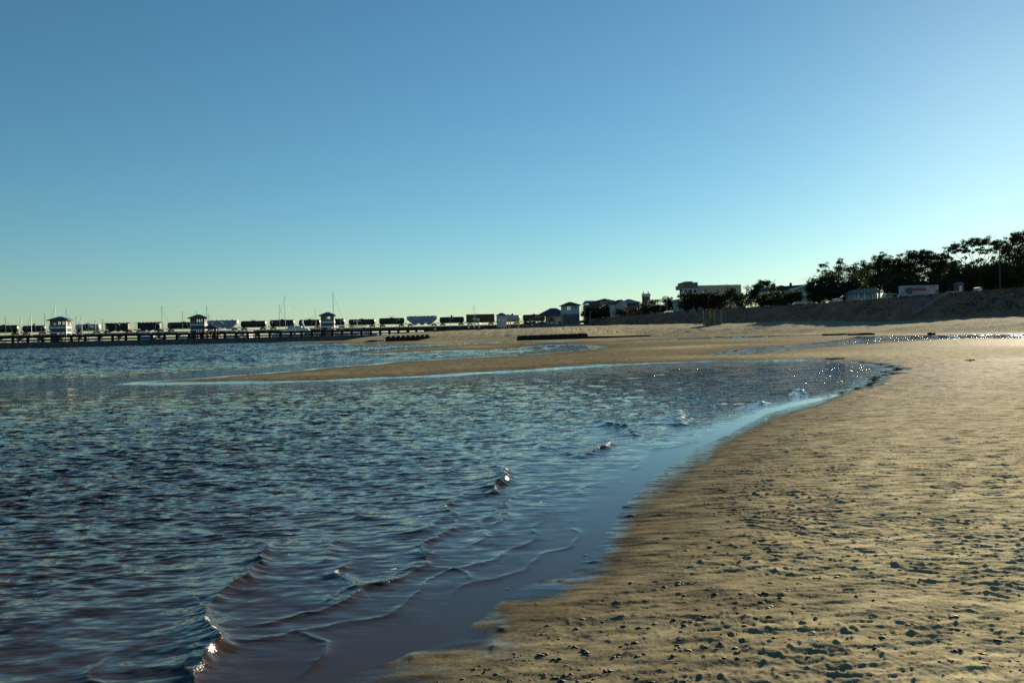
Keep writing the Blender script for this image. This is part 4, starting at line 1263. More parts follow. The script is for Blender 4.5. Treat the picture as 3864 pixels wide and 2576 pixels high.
def house_brown():
    f = Front(2260, 1215, 345); X, Z = f.x, f.z; g = Z(2260, 1222)
    t = thing('beach_house', 'tall brown beach house on stilts with stacked balconies, right of the large tower', 'house', f.o)
    MB().box(X(2228, 1190), X(2295, 1190), 0, 11, g, Z(2260, 1150)).build('wall', M_BROWNW, t)
    MB().box(X(2209, 1190), X(2227.5, 1190), 2, 10, g, Z(2215, 1148)).build('side_wing', M_TAUPE, t)
    rf = MB()
    a, b, c = f(2228, 1140), f(2281, 1126), f(2296, 1131)
    rf.prism_y([(a[0], a[1]), (b[0], b[1]), (c[0], c[1] - .2), (c[0], c[1] - .6), (b[0], b[1] - .5), (a[0], a[1] - .5)], -1.2, 11.5)
    rf.build('roof', M_SLATE, t)
    MB().prism_y([(X(2233, 1150), Z(2233, 1150)), f(2233, 1142), (b[0], b[1] - .52), (X(2294, 1150), c[1] - .65), (X(2294, 1150), Z(2294, 1150))], 0.004, 10.9).build('gable_wall', M_TAUPE, t)
    MB().prism_y([f(2203, 1148), f(2212, 1134), f(2247, 1134), f(2247, 1139), f(2232, 1141)], 1.0, 10.5).build('wing_roof', M_SLATE, t)
    MB().prism_y([f(2296, 1222), f(2296, 1127), f(2306, 1129.5), f(2322, 1132), f(2323, 1138), f(2316, 1141), f(2316, 1222)], 3, 12).build('rear_wing', M_TAUPE, t)
    window(t, f, 2264, 1136, 2292, 1152)
    window(t, f, 2244, 1168, 2250, 1182, M_TAUPE); window(t, f, 2256, 1165, 2263, 1176, M_TAUPE)
    for k, (y, x0, x1) in enumerate([(1162, 2222, 2294), (1186, 2222, 2294)]):
        z = Z(2260, y); m = MB().box(X(x0, y), X(x1, y), -2.2, -0.003, z - .18, z)
        for x in np.linspace(X(x0, y), X(x1, y) - .1, 12): m.box(x, x + .09, -2.2, -2.1, z, z + 1)
        m.box(X(x0, y), X(x1, y), -2.22, -2.08, z + 1, z + 1.1)
        m.build('balcony', M_TIMBER, t)
    for y in (1160, 1184):
        z = Z(2200, y + 6); m = MB().box(X(2196, y), X(2209, y), 3, 6, z - .15, z)
        for x in np.linspace(X(2196, y), X(2208, y), 5): m.box(x, x + .08, 3, 3.1, z, z + .95)
        m.box(X(2196, y), X(2209, y), 2.97, 3.1, z + .95, z + 1.05)
        m.build('side_balcony', M_BROWNW, t)
    for px in (2230, 2250, 2272, 2292): MB().box(X(px, 1210) - .15, X(px, 1210) + .15, -2.1, -1.8, g, Z(px, 1188)).build('post', M_TIMBER, t)
house_brown()

def house_pale():
    f = Front(2320, 1196, 333); X, Z = f.x, f.z; g = 6.0 - f.o.z
    t = thing('beach_house', 'pale grey gabled house with a dark roof slope, between the brown and slate roofed houses', 'house', f.o)
    MB().prism_y([(X(2303, 1190), g), f(2303, 1148.5), f(2320, 1147), (X(2320, 1190), g)], -0.2, 9).build('front_wing', M_PALE, t)
    MB().prism_y([(X(2320.2, 1190), g), f(2320, 1147), f(2349, 1131), f(2360, 1137), f(2366, 1141), (X(2366, 1190), g)], 0.5, 11).build('wall', M_PALE, t)
    MB().prism_y([f(2303, 1149.5), f(2330, 1132), f(2349, 1129.3), f(2320, 1147.5)], -0.5, 11.5).build('roof', M_DARKROOF, t)
    for px in (2306, 2311, 2315.5): window(t, f, px, 1154, px + 2.6, 1160, dep=-.2)
    window(t, f, 2337, 1149, 2347, 1161, dep=.5)
    window(t, f, 2309, 1174, 2320, 1192, M_PALE, dep=-.2)
    for px in (2324, 2334): window(t, f, px, 1175, px + 4, 1188, M_TAUPE, dep=.5)
house_pale()

def house_slate():
    f = Front(2380, 1190, 345); X, Z = f.x, f.z; g = 6.0 - f.o.z
    t = thing('beach_house', 'dark walled house with a broad slate hip roof behind the bright yellow green palm', 'house', f.o)
    MB().box(X(2347, 1160), X(2414, 1160), 0, 11, g, Z(2380, 1144)).build('wall', M_BLUEW, t)
    MB().hip(X(2340, 1144), X(2420, 1144), -1, 12, Z(2380, 1143.5), Z(2378, 1126), X(2376, 1126), X(2380, 1126), 5, 6, .2).build('roof', M_SLATE, t)
    window(t, f, 2354, 1150, 2363, 1163); window(t, f, 2355, 1170, 2365, 1186)
    window(t, f, 2392, 1150, 2402, 1160, M_TAUPE)
    MB().box(X(2347, 1166), X(2414, 1166), -1.6, -.003, Z(2380, 1167), Z(2380, 1165.5)).build('balcony', M_WHITE, t)
house_slate()

def church():
    f = Front(2440, 1170, 430); X, Z = f.x, f.z; g = 6.0 - f.o.z
    t = thing('church_tower', 'square church tower with four pinnacles rising behind the houses', 'church', f.o)
    MB().box(X(2427, 1130), X(2453, 1130), 0, 4, g, Z(2440, 1118)).build('brick_shaft', M_BRICK, t)
    b = MB().box(X(2426, 1110), X(2454, 1110), -.2, 4.2, Z(2440, 1117.8), Z(2440, 1107.5)).box(X(2425.5, 1116), X(2454.5, 1116), -.3, 4.3, Z(2440, 1119), Z(2440, 1117.9))
    b.build('belfry', M_PALE, t)
    for px, y in ((2428, 0.2), (2433, 3.6), (2446, 0.2), (2451.5, 3.6)):
        x = X(px, 1104); z0 = Z(px, 1107.5)
        MB().cyl((x, y, z0), (x, y, z0 + .5), .18, .15, 6).cyl((x, y, z0 + .5), (x, y, z0 + .75), .34, .34, 8).cyl((x, y, z0 + .75), (x, y, z0 + 1.25), .3, .05, 8).build('pinnacle', M_PALE, t)
    MB().box(X(2440, 1140), X(2472, 1140), -3, -.3, g, Z(2455, 1134)).build('nave', M_PALE, t)
    MB().prism_y([f(2440, 1134), f(2442, 1130), f(2452, 1133), f(2472, 1133.5), f(2472, 1134)], -3.2, -.2).build('nave_roof', M_SLATE, t)
    for px in (2466, 2471):
        x = X(px, 1130); z0 = Z(px, 1133)
        MB().cyl((x, -1, z0), (x, -1, z0 + .7), .12, .05, 6).build('finial', M_PALE, t)
church()

def big_building():
    f = Front(2690, 1160, 325); X, Z = f.x, f.z; g = 6.0 - f.o.z
    t = thing('apartment_building', 'long flat roofed beige building with stepped parapet and arched openings behind dark trees', 'building', f.o)
    MB().box(X(2632, 1100), X(2797, 1100), 0, 16, g, Z(2700, 1075.5)).build('wall', M_BEIGE, t)
    fw = MB()
    zt = Z(2600, 1088); x0, x1 = X(2576, 1080), X(2631.6, 1080)
    fw.box(x0, x1, -.8, 14, zt, Z(2580, 1073)).box(X(2584, 1066), x1, -.8, 14, Z(2590, 1073) + .003, Z(2600, 1066)).box(X(2584, 1063), X(2612, 1063), -.8, 14, Z(2590, 1066) + .003, Z(2600, 1062))
    fw.build('stepped_parapet', M_TAUPE, t)
    ar = MB(); k = 3; zb = Z(2600, 1106)
    for i in range(k + 1):
        x = x0 + (x1 - x0) * i / k; ar.box(x - .28 * (1 if i < k else 2), x + (.28 if i < k else 0), -.8, -.2, g, zt - .003)
    for i in range(k):
        a = x0 + (x1 - x0) * i / k + .28; b = x0 + (x1 - x0) * (i + 1) / k - (.28 if i < k-1 else .56); c = (a + b) / 2; r = (b - a) / 2
        for j in range(6):
            t0, t1 = math.pi * j / 6, math.pi * (j + 1) / 6
            p0 = (c - r * math.cos(t0), zt - .5 - r + r * math.sin(t0)); p1 = (c - r * math.cos(t1), zt - .5 - r + r * math.sin(t1))
            ar.prism_y([p0, p1, (p1[0], zt - .004), (p0[0], zt - .004)], -.8, -.2)
    ar.build('arcade', M_PALE, t)
    MB().box(x0 + 1.6, x1, 1.0, 14, g, zt - .006).build('recessed_wall', M_TAUPE, t)
    MB().box(X(2727, 1073), X(2752, 1073), 5, 9, Z(2740, 1075.5) + .003, Z(2740, 1072)).build('roof_hatch', M_BEIGE, t)
    for px in (2660, 2705, 2770): window(t, f, px, 1092, px + 7, 1106, M_TAUPE)
big_building()

def portico():
    f = Front(2578, 1165, 300); X, Z = f.x, f.z; g = 6.4 - f.o.z
    t = thing('porch_house', 'small white house with columned porch, just left of the flat roofed building', 'house', f.o)
    MB().box(X(2557, 1150), X(2606, 1150), 2, 9, g, Z(2580, 1140)).build('wall', M_PALE, t)
    MB().prism_y([f(2554, 1140), f(2557, 1128.5), f(2612, 1126), f(2614, 1138)], -.3, 9.5).build('roof', M_SLATE, t)
    for px in (2558, 2578, 2599): MB().cyl((X(px, 1150), .2, g), (X(px, 1150), .2, Z(px, 1140)), .22, .18, 8).build('column', M_WHITE, t)
portico()

def gable_house():
    f = Front(2985, 1130, 262); X, Z = f.x, f.z; g = 6.8 - f.o.z
    t = thing('gabled_house', 'wide cottage with dark roof, brick chimneys and a pale gable behind bushes', 'house', f.o)
    MB().box(X(2896, 1110), X(3003, 1110), 0.6, 9, g, Z(2950, 1096)).build('wall', M_CREAM, t)
    MB().prism_y([f(2893, 1098), f(2908, 1084), f(2935, 1081), f(2950, 1075.5), f(2962, 1079), f(3048, 1072.5), f(3000, 1093), f(2968, 1094.5)], 0.2, 9.5).build('roof', M_DARKROOF, t)
    MB().prism_y([(X(3003, 1128), g), f(3003, 1107), f(3049, 1074.5), f(3062, 1083), f(3072, 1094), (X(3072, 1130), g)], 0, 8).build('gable_wall', M_PALE, t)
    MB().prism_y([f(2998, 1109), f(3049, 1072), f(3049, 1074.3), f(3003.5, 1106.5)], -.5, 8.6).build('barge_board', M_WHITE, t)
    MB().prism_y([f(2968, 1093.5), f(3046, 1073.4), f(3046, 1075), f(3000, 1094)], -.1, .19).build('fascia', M_WHITE, t)
    for px, y0, y1, w in ((2935, 1069.5, 1086, .55), (3001.5, 1066.5, 1080, .25)):
        x = X(px, y0); MB().box(x - w, x + w, 4, 5, Z(px, y1), Z(px, y0)).box(x - w - .08, x + w + .08, 3.9, 5.1, Z(px, y0) + .003, Z(px, y0) + .18).build('chimney', M_BRICK, t)
    window(t, f, 3024, 1091, 3036, 1111, M_CREAM, M_CREAM); window(t, f, 2922, 1100, 2936, 1118, M_WHITE, dep=.6)
    window(t, f, 2952, 1098, 2962, 1110, M_TAUPE, dep=.6)
gable_house()

def low_house():
    f = Front(3285, 1130, 225); X, Z = f.x, f.z; g = 7.0 - f.o.z
    t = thing('porch_house', 'low grey cottage with slim porch posts under the oaks, left of the grey green car', 'house', f.o)
    MB().box(X(3236, 1115), X(3322, 1115), 1.8, 8, g, Z(3280, 1107)).build('wall', M_PALE, t)
    MB().prism_y([f(3228, 1108), f(3250, 1090), f(3300, 1086), f(3330, 1104)], -.2, 8.5).build('roof', M_SLATE, t)
    for px in (3240, 3262, 3292, 3305, 3320): MB().box(X(px, 1115) - .09, X(px, 1115) + .09, 0, .18, g, Z(px, 1107)).build('post', M_WHITE, t)
    window(t, f, 3266, 1112, 3276, 1124, dep=1.8); window(t, f, 3294, 1110, 3304, 1128, M_TAUPE, dep=1.8)
low_house()

def shed(px, y0, y1, w, d, label, m):
    f = Front(px, y1, d); X, Z = f.x, f.z
    t = thing('garden_shed', label, 'shed', f.o)
    h = Z(px, y0); MB().box(-w/2, w/2, 0, 2, -1, h * .78).build('wall', m, t)
    MB().prism_y([(-w/2 - .2, h * .78 + .003), (0, h), (w/2 + .2, h * .78 + .003)], -.2, 2.2).build('roof', M_SLATE, t)
    MB().box(-.4, .4, -.04, -.003, -.2, h * .6).build('door', M_WHITE, t)
shed(3625, 1064, 1096, 2.0, 240, 'narrow pale shed coloured dark for deep shade right of the moving truck', M_DARKCONC)  # dark wall colour stands in for the deep shade under the trees
shed(3166, 1126, 1139, 1.8, 205, 'tiny white hut under the big dark oak on the bank top', M_PALE)
shed(3700, 1083, 1096, 0.9, 200, 'very small white cabinet on the bank top right of the silver car', M_PALE)

TOPV = [at(a, b, d) for a, b, d in TOPL]
def plateau(q):
    k = q.x / q.y
    for i in range(len(TOPV) - 1):
        a, b = TOPV[i], TOPV[i+1]
        if (a.x / a.y - k) * (b.x / b.y - k) <= 0:
            u = (a.x / a.y - k) / (a.x / a.y - b.x / b.y + 1e-9)
            return a.z + (b.z - a.z) * u - 0.6
    return TOPV[-1].z - 0.6
# ------------------------------------------------------------------ vehicles on the bank road
def wheel(t, x, y, r):
    w = MB().cyl((x, y - .11, r), (x, y + .11, r), r, n=18).build('wheel', M_TYRE, t)
    MB().cyl((x, y - .125, r), (x, y - .112, r), r * .58, n=14).build('rim', M_RIM, w)

def road_pt(px, py, d): return at(px, py, d)

def truck():
    q = at(3466, 1119.5, 184); q.z = plateau(q)
    t = thing('moving_truck', 'white box moving truck with red stripe and dark picture panel on the bank top', 'truck', q, 0.06)
    b = MB().box(-3.9, 3.0, -1.15, 1.15, .75, 3.35).box(3.003, 3.95, -1.15, 1.15, 2.35, 3.35)
    b.build('cargo_box', M_TRUCK, t)
    MB().box(-3.85, 2.9, -1.05, 1.05, .45, .747).build('chassis', M_PALE, t)
    MB().box(-2.1, 1.15, -1.166, -1.152, 2.12, 2.75).build('red_stripe', M_RED, t)
    pv = [(-3.75, 1.95), (-3.6, 2.5), (-3.2, 2.85), (-2.15, 2.92), (-2.12, 1.55), (-2.3, 1.45), (-3.1, 1.45), (-3.15, 1.85)]
    MB().prism_y(pv, -1.168, -1.152).build('picture_panel', M_PICT, t)
    cab = MB().prism_y([(3.05, .5), (3.05, 2.3), (3.75, 2.3), (4.35, 1.62), (5.35, 1.42), (5.5, 1.2), (5.5, .5)], -1.0, 1.0)
    cab.build('cab', M_TRUCK, t)
    MB().prism_y([(3.25, 1.5), (3.25, 2.2), (3.72, 2.2), (4.2, 1.6), (4.1, 1.5)], -1.02, -1.003).build('side_window', M_GLASS, t)
    MB().add([(3.80, -.9, 2.27), (4.38, -.9, 1.64), (4.38, .9, 1.64), (3.80, .9, 2.27)], [(0, 1, 2, 3)]).build('windscreen', M_GLASS, t)
    MB().box(5.503, 5.62, -1.0, 1.0, .55, .8).build('bumper', M_PALE, t)
    for y in (-.85, .6): MB().box(5.503, 5.54, y, y + .25, 1.0, 1.2).build('headlight', M_CARWHITE, t)
    MB().box(4.0, 4.15, -1.25, -1.003, 1.5, 1.8).build('mirror', M_DARK, t)
    for x, y in ((-1.9, -1.0), (-1.9, 1.0), (4.55, -.9), (4.55, .9)): wheel(t, x, y, .42)
    for txt, x, zz, s in (('U-HAUL', 1.9, 2.87, .42), ('U-HAUL', -0.9, 2.86, .36)):
        cu = bpy.data.curves.new('lettering', 'FONT'); cu.body = txt; cu.size = s; cu.extrude = 0.004
        tmp = bpy.data.objects.new('lettering', cu); col.objects.link(tmp)
        me = bpy.data.meshes.new_from_object(tmp.evaluated_get(bpy.context.evaluated_depsgraph_get()))
        bpy.data.objects.remove(tmp)
        me.materials.clear(); me.materials.append(M_INK)
        o = bpy.data.objects.new('lettering', me); col.objects.link(o); o.parent = t
        o.location = (x, -1.158, zz); o.rotation_euler = (math.pi/2, 0, 0)
truck()

def car(px, py, d, yaw, prof, glass, paint, label, name='parked_car', cat='car', wx=(-1.4, 1.35), wr=.36, W=.88):
    q = at(px, py, d)
    if px > 2300: q.z = plateau(q)
    t = thing(name, label, cat, q, yaw, 'cars parked on the bank top')
    MB().prism_y(prof, -W, W).build('body', paint, t)
    for g in glass: MB().prism_y(g, -W - .012, -W - .003).build('side_window', M_GLASS, t)
    for g in glass: MB().prism_y(g, W + .003, W + .012).build('side_window', M_GLASS, t)
    for x in wx:
        for y in (-W + .05, W - .05): wheel(t, x, y, wr)
    x1 = max(p[0] for p in prof); x0 = min(p[0] for p in prof)
    MB().box(x1 + .003, x1 + .05, -W + .1, -W + .4, .68, .85).box(x1 + .003, x1 + .05, W - .4, W - .1, .68, .85).build('headlight', M_CARWHITE, t)
    MB().box(x0 - .05, x0 - .003, -W + .1, -W + .3, .75, 1.0).box(x0 - .05, x0 - .003, W - .3, W - .1, .75, 1.0).build('tail_light', M_RED, t)
SUV = [(-2.35, .45), (-2.4, 1.0), (-2.2, 1.15), (-1.95, 1.75), (-1.6, 1.86), (.4, 1.86), (.95, 1.2), (2.1, 1.1), (2.35, .85), (2.35, .45)]
SUVG = [[(-2.0, 1.2), (-1.8, 1.65), (-.7, 1.68), (-.7, 1.2)], [(-.6, 1.2), (-.6, 1.68), (.3, 1.68), (.75, 1.2)]]
car(3369, 1126, 186, .03, SUV, SUVG, M_GREENCAR, 'grey green off road car standing right behind the moving truck', 'off_road_car', 'car', (-1.5, 1.4), .42, .92)
VAN = [(-2.3, .35), (-2.35, 1.1), (-2.15, 1.7), (-.2, 1.8), (.6, 1.72), (1.5, 1.1), (2.2, .9), (2.35, .6), (2.3, .35)]
VANG = [[(-2.0, 1.15), (-1.9, 1.6), (-.6, 1.66), (-.6, 1.15)], [(-.5, 1.15), (-.5, 1.66), (.55, 1.6), (1.15, 1.12)]]
car(3010, 1149.5, 227, math.pi - .05, VAN, VANG, M_CARWHITE, 'white estate car with roof rack parked before the gabled cottage', 'parked_car', 'car')
SED = [(-2.2, .35), (-2.25, .85), (-1.6, .95), (-.9, 1.38), (.2, 1.42), (1.0, .98), (1.9, .85), (2.2, .6), (2.2, .35)]
SEDG = [[(-1.3, .98), (-.85, 1.3), (-.3, 1.33), (-.3, .98)], [(-.22, .98), (-.22, 1.33), (.18, 1.33), (.75, .98)]]
car(3611, 1110, 178, .05, SED, SEDG, M_CARSILVER, 'silver saloon car showing only its roof over the bank edge, right of the truck', 'parked_car', 'car')
car(2631, 1176, 285, .05, SED, SEDG, M_CARWHITE, 'small white saloon below the dark trees of the flat roofed building', 'parked_car', 'car')
car(2200, 1221, 345, .3, SED, SEDG, M_RED, 'dark red car parked between the large tower and the brown beach house', 'parked_car', 'car')

# ------------------------------------------------------------------ poles, flags, rail on the bank
def flag_pole(px, y0, y1, d, label, flagm, side, fw, fh):
    q = at(px, y1, d); h = at(px, y0, d).z - q.z
    t = thing('flag_pole', label, 'flagpole', q)
    MB().tube([(0, 0, -.5), (0, 0, h)], [.09, .05]).cyl((0, 0, h), (0, 0, h + .15), .09, .03, 8).build('pole', M_ALU, t)
    V = []; F = []; n = 8
    for i in range(n + 1):
        u = i / n
        for k in (0, 1): V.append((side * u * fw, .18 * math.sin(u * 7), h - .15 - u * fw * .45 - (1 - k) * fh + .1 * math.sin(u * 9)))
    for i in range(n): F.append((2*i, 2*i+2, 2*i+3, 2*i+1))
    MB().add(V, F).build('flag', flagm, t)
M_FLAGP = mat('pale_faded_flag', (0.34, 0.28, 0.24), .8, 0, .4, 1.2)
flag_pole(1937.5, 1180, 1233, 330, 'flagpole with a pale flag blowing left beside the grey tank car', M_FLAGP, -1, 1.1, 1.0)
flag_pole(2517, 1140, 1178, 300, 'short flagpole with a red flag among the palms on the bank', M_FLAGR, -1, .9, .7)

def utility_pole():
    q = at(3774, 1092, 215); h = at(3774, 915, 215).z - q.z
    t = thing('utility_pole', 'tall grey utility pole with a crossarm and wires among the right hand oaks', 'utility pole', q)
    MB().tube([(0, 0, -.5), (0, 0, h)], [.17, .11], 8).build('pole', M_GREYTIMBER, t)
    MB().box(-1.1, 1.1, -.06, .06, h - .6, h - .45).build('crossarm', M_GREYTIMBER, t)
    w = MB()
    for x in (-1.0, 1.0):
        pts = [(x + 40 * i / 8, -4 * i / 8, h - .42 + 6.0 * (i / 8) - 8.0 * (i/8) * (1 - i/8) * .5) for i in range(9)]
        w.tube(pts, [.025] * 9, 4)
    w.build('wire', M_DARK, t)
utility_pole()

def street_lamp(px, y0, y1, d, label):
    q = at(px, y1, d); h = at(px, y0, d).z - q.z
    t = thing('lamp_post', label, 'lamp post', q, 0, 'lamp posts of the promenade')
    MB().tube([(0, 0, -.4), (0, 0, h)], [.08, .05]).build('pole', M_ALU, t)
    MB().cyl((0.25, 0, h - .1), (0.25, 0, h + .1), .22, .1, 10).box(0, .3, -.03, .03, h - .05, h).build('lamp_head', M_GEL, t)
for px, y0, y1, d, lb in [(1881, 1208, 1232, 352, 'lamp post at the left foot of the small pale tower'), (1896, 1204, 1232, 360, 'lamp post before the door of the small pale tower'),
    (1997, 1204, 1228, 350, 'lamp post furthest left in the row leading to the blue roofed pavilion'), (2005, 1202, 1228, 352, 'second lamp post from the left in the row leading to the pavilion'),
    (2012, 1200.5, 1227, 350, 'third lamp post from the left in the row leading to the pavilion'), (2021, 1198, 1226, 348, 'lamp post next to the left corner of the pavilion roof'),
    (2033, 1197, 1225, 344, 'lamp post directly under the left eave of the pavilion'), (1962, 1185, 1230, 352, 'tall lamp post with bracket right of the pale flag'),
    (2228, 1176, 1221, 318, 'tall lamp post at the near end of the bank before the brown house')]:
    street_lamp(px, y0, y1, d, lb)

def bank_ramp():
    P = []
    for px, py in [(3440, 1190), (3480, 1166), (3520, 1140), (3555, 1117), (3580, 1104)]:
        u = (py - 1104) / 86
        d0 = np.interp(px, [3400, 3600], [166, 156]); d1 = np.interp(px, [3400, 3600], [175, 165])
        P.append(at(px, py, d1 + (d0 - d1) * u - .6))
    t = thing('stair_curb', 'pale concrete curb of a stair running diagonally up the dark bank below the truck', 'stair', P[0])
    V = []; F = []
    for q in P:
        for dx, dz in ((-.35, 0), (.35, 0), (.35, .3), (-.35, .3)): V.append((q.x - P[0].x + dx, q.y - P[0].y, q.z - P[0].z + dz))
    for i in range(len(P) - 1):
        for k in range(4): F.append((4*i+k, 4*i+4+k, 4*i+4+(k+1) % 4, 4*i+(k+1) % 4))
    MB().add(V, F).build('curb', M_CONC, t)
    r = MB()
    for q in P: r.cyl(q - P[0] + Vector((0, 0, .2)), q - P[0] + Vector((0, 0, 1.1)), .04, n=6)
    r.build('handrail', M_DARK, t)
bank_ramp()

# ------------------------------------------------------------------ trees
def foliage(parent, clusters, origin, material, leaf, dens, seed, name='crown', flat=0.5, clump=0.30):
    r = np.random.default_rng(seed); Vs = []; 
    for c, rx, ry, rz in clusters:
        area = rx * rz
        nc = max(7, int(8 + area * 1.6))
        u = r.normal(size=(nc, 3)); u /= np.linalg.norm(u, axis=1)[:, None]
        rad = r.uniform(.08, 1.1, (nc, 1)) ** .5
        cen = u * rad * np.array([rx, ry, rz])
        cr = clump * min(rx, rz) * r.uniform(.6, 1.5, (nc, 1)) + .25
        n = max(16, int(dens * 11.5 * area / (leaf * leaf) / nc))
        p = r.normal(size=(nc, n, 3)) * .52
        p[:, :, 2] *= flat + .2
        p = cen[:, None, :] + p * cr[:, :, None]
        Vs.append(p.reshape(-1, 3) + np.array(c))
    P = np.concatenate(Vs); n = len(P)
    a = r.normal(size=(n, 3)); a /= np.linalg.norm(a, axis=1)[:, None]
    b = np.cross(a, r.normal(size=(n, 3))); b /= np.linalg.norm(b, axis=1)[:, None]
    s = leaf * r.uniform(.6, 1.3, (n, 1))
    Q = np.stack([P - a*s, P + b*s*.55, P + a*s, P - b*s*.55], axis=1) - np.array(origin)
    me = bpy.data.meshes.new(name)
    me.vertices.add(4*n); me.vertices.foreach_set('co', Q.astype(np.float32).ravel())
    me.loops.add(4*n); me.loops.foreach_set('vertex_index', np.arange(4*n, dtype=np.int32))
    me.polygons.add(n); me.polygons.foreach_set('loop_start', np.arange(0, 4*n, 4, dtype=np.int32))
    me.update(calc_edges=True); me.materials.append(material)
    o = bpy.data.objects.new(name, me); col.objects.link(o); o.parent = parent
    return o

def tree(label, cl, d, base, seed, name='oak_tree', cat='tree', material=None, leaf=.24, dens=1.0, group='trees on the bank top', bare=None, trunk=True, clump=.38):
    """cl: crown clumps as photo ellipses; base: foot of the trunk in the photo"""
    r = random.Random(seed)
    q = at(base[0], base[1], d); k = d / FPX
    t = thing(name, label, cat, q, 0, group)
    C = []
    for px, py, rx, ry in cl:
        c = at(px, py, d) + Vector((0, r.uniform(-.35, .35) * rx * k, 0))
        rx *= 1.33; ry *= 1.24
        C.append((tuple(c), rx * k, max(rx, ry) * k * .8, ry * k))
    foliage(t, C, q, material or M_LEAF, leaf, dens, seed, clump=clump)
    if trunk:
        H = max(c[0][2] for c in C) - q.z
        m = MB(); rt = max(.12, .026 * H)
        fork = Vector((r.uniform(-.3, .3), 0, H * .22))
        m.tube([(0, 0, -1.0), (0, 0, H * .08), fork], [rt * 1.35, rt, rt * .8], 8)
        for ci, (c, rx, ry, rz) in enumerate(C):
            if len(C) > 4 and ci % 2 and r.random() < .6 and not label.startswith('flat'): continue
            e = Vector(c) - q
            hz = Vector((e.x - fork.x, e.y - fork.y, 0))
            m1 = fork + hz * .30 + Vector((r.uniform(-.6, .6), r.uniform(-.6, .6), (e.z - fork.z) * r.uniform(.38, .5)))
            mid = fork + hz * .68 + Vector((r.uniform(-.8, .8), r.uniform(-.6, .6), (e.z - fork.z) * r.uniform(.66, .8)))
            m.tube([fork, m1, mid, e], [rt * .42, rt * .28, rt * .18, rt * .07], 6)
            for _ in range(3):
                tip = e + Vector((r.uniform(-1, 1) * rx, r.uniform(-1, 1) * ry, r.uniform(-.3, .9) * rz))
                m.tube([mid.lerp(e, r.uniform(.3, 1)), tip], [rt * .10, rt * .03], 5)
        m.build('trunk', M_BARK, t)
    if bare:
        m = MB()
        for px, py in bare:
            e = at(px, py, d) - q; s0 = Vector((e.x * .55, 0, e.z * .45))
            m.tube([s0, s0.lerp(e, .6) + Vector((r.uniform(-.3, .3), 0, .2)), e], [.12, .07, .03], 5)
            for _ in range(6):
                o = s0.lerp(e, r.uniform(.4, .95)); m.tube([o, o + Vector((r.uniform(-.9, .9), r.uniform(-.5, .5), r.uniform(.1, 1.0)))], [.035, .012], 4)
        m.build('bare_branch', M_BARK, t)
    return t

T = tree
T('tall loose oak with airy upper sprays against the sky, left of the other great oaks', [(3112,1003,15,9),(3106,1024,15,7),(3132,1038,26,16),(3170,984,13,7),(3164,1003,14,14),(3182,1030,26,20),(3213,1016,20,13),(3246,998,17,12),(3232,1036,28,18)], 285, (3165,1135), 1, dens=.9, clump=.36)
T('wide dark oak hiding all behind it, just right of the gabled cottage', [(3112,1088,40,40),(3160,1075,42,40),(3205,1088,34,42),(3090,1110,32,26),(3150,1112,60,24)], 236, (3150,1140), 2, dens=1.5)
T('small dark oak with a rounded top beside the pale gable', [(3069,1064,18,9),(3062,1082,18,10),(3076,1100,24,20),(3070,1122,26,14)], 240, (3074,1142), 3, dens=1.3)
T('pointed topped oak rising behind the grey porch cottage', [(3327,963,9,9),(3314,982,27,14),(3348,986,22,16),(3288,1004,24,14),(3325,1012,44,24),(3285,1042,40,24),(3350,1046,38,26),(3310,1070,50,22)], 276, (3318,1130), 4, dens=1.0)
T('broad rounded oak directly behind the moving truck', [(3397,986,25,17),(3430,962,26,15),(3478,958,30,15),(3518,964,22,13),(3552,970,16,11),(3560,990,14,12),(3448,992,48,26),(3518,1000,44,26),(3398,1018,34,26),(3470,1035,72,28),(3550,1030,30,25),(3420,1060,50,22)], 274, (3470,1118), 5, dens=1.15)
T('flat crowned spreading oak with sky showing between its bare limbs', [(3593,940,20,13),(3630,928,26,15),(3672,918,26,16),(3700,915,16,12),(3734,912,26,16),(3772,920,20,15),(3800,938,16,13),(3660,945,50,10),(3735,942,40,11),(3584,968,18,11),(3790,962,20,14),(3605,990,16,7),(3625,1012,30,12),(3640,972,9,5),(3702,980,8,5),(3748,974,9,6),(3668,992,11,5),(3765,990,12,7),(3725,1000,12,6),(3590,1002,14,8)], 277, (3690,1100), 6, dens=1.05, clump=.34)
T('tallest oak at the right edge of the photo', [(3850,888,24,17),(3822,905,22,15),(3872,900,30,25),(3806,930,18,14),(3845,935,38,18),(3880,960,40,30),(3815,968,28,14),(3840,1000,40,26)], 284, (3850,1090), 7, dens=1.0, clump=.36)
for i, (px, py, rx, ry, lb) in enumerate([(3560,1075,34,30,'dark rounded bush between the truck cab and the silver car'), (3640,1040,44,28,'dark understorey tree below the left limbs of the flat crowned oak'),
    (3718,1030,52,34,'dark understorey tree below the right limbs of the flat crowned oak'), (3690,1075,60,28,'low dark thicket bush behind the small white cabinet'),
    (3785,1045,46,48,'dense dark tree around the utility pole'), (3850,1055,44,42,'dense dark tree filling the right edge under the tallest oak'), (3395,1080,36,30,'dark bush behind the grey green car'),
    (3480,1085,60,30,'dark hedge bush directly behind the truck box')]):
    rx *= 1.25; ry *= 1.15
    T(lb, [(px,py,rx,ry),(px-rx*.5,py+ry*.3,rx*.7,ry*.7),(px+rx*.5,py+ry*.25,rx*.7,ry*.75)], 248 + i, (px, 1108), 20+i, 'dark_bush', 'bush', dens=1.5, group='understorey bushes below the oaks', leaf=.26)
T('dark evergreen filling the gap between the airy oak and the pointed topped oak', [(3262,1045,36,34),(3255,1080,40,30)], 296, (3258,1125), 51, dens=1.4)
T('dark evergreen low between the pointed topped oak and the broad rounded oak', [(3372,1040,34,32),(3368,1078,38,30)], 298, (3370,1125), 52, dens=1.4)
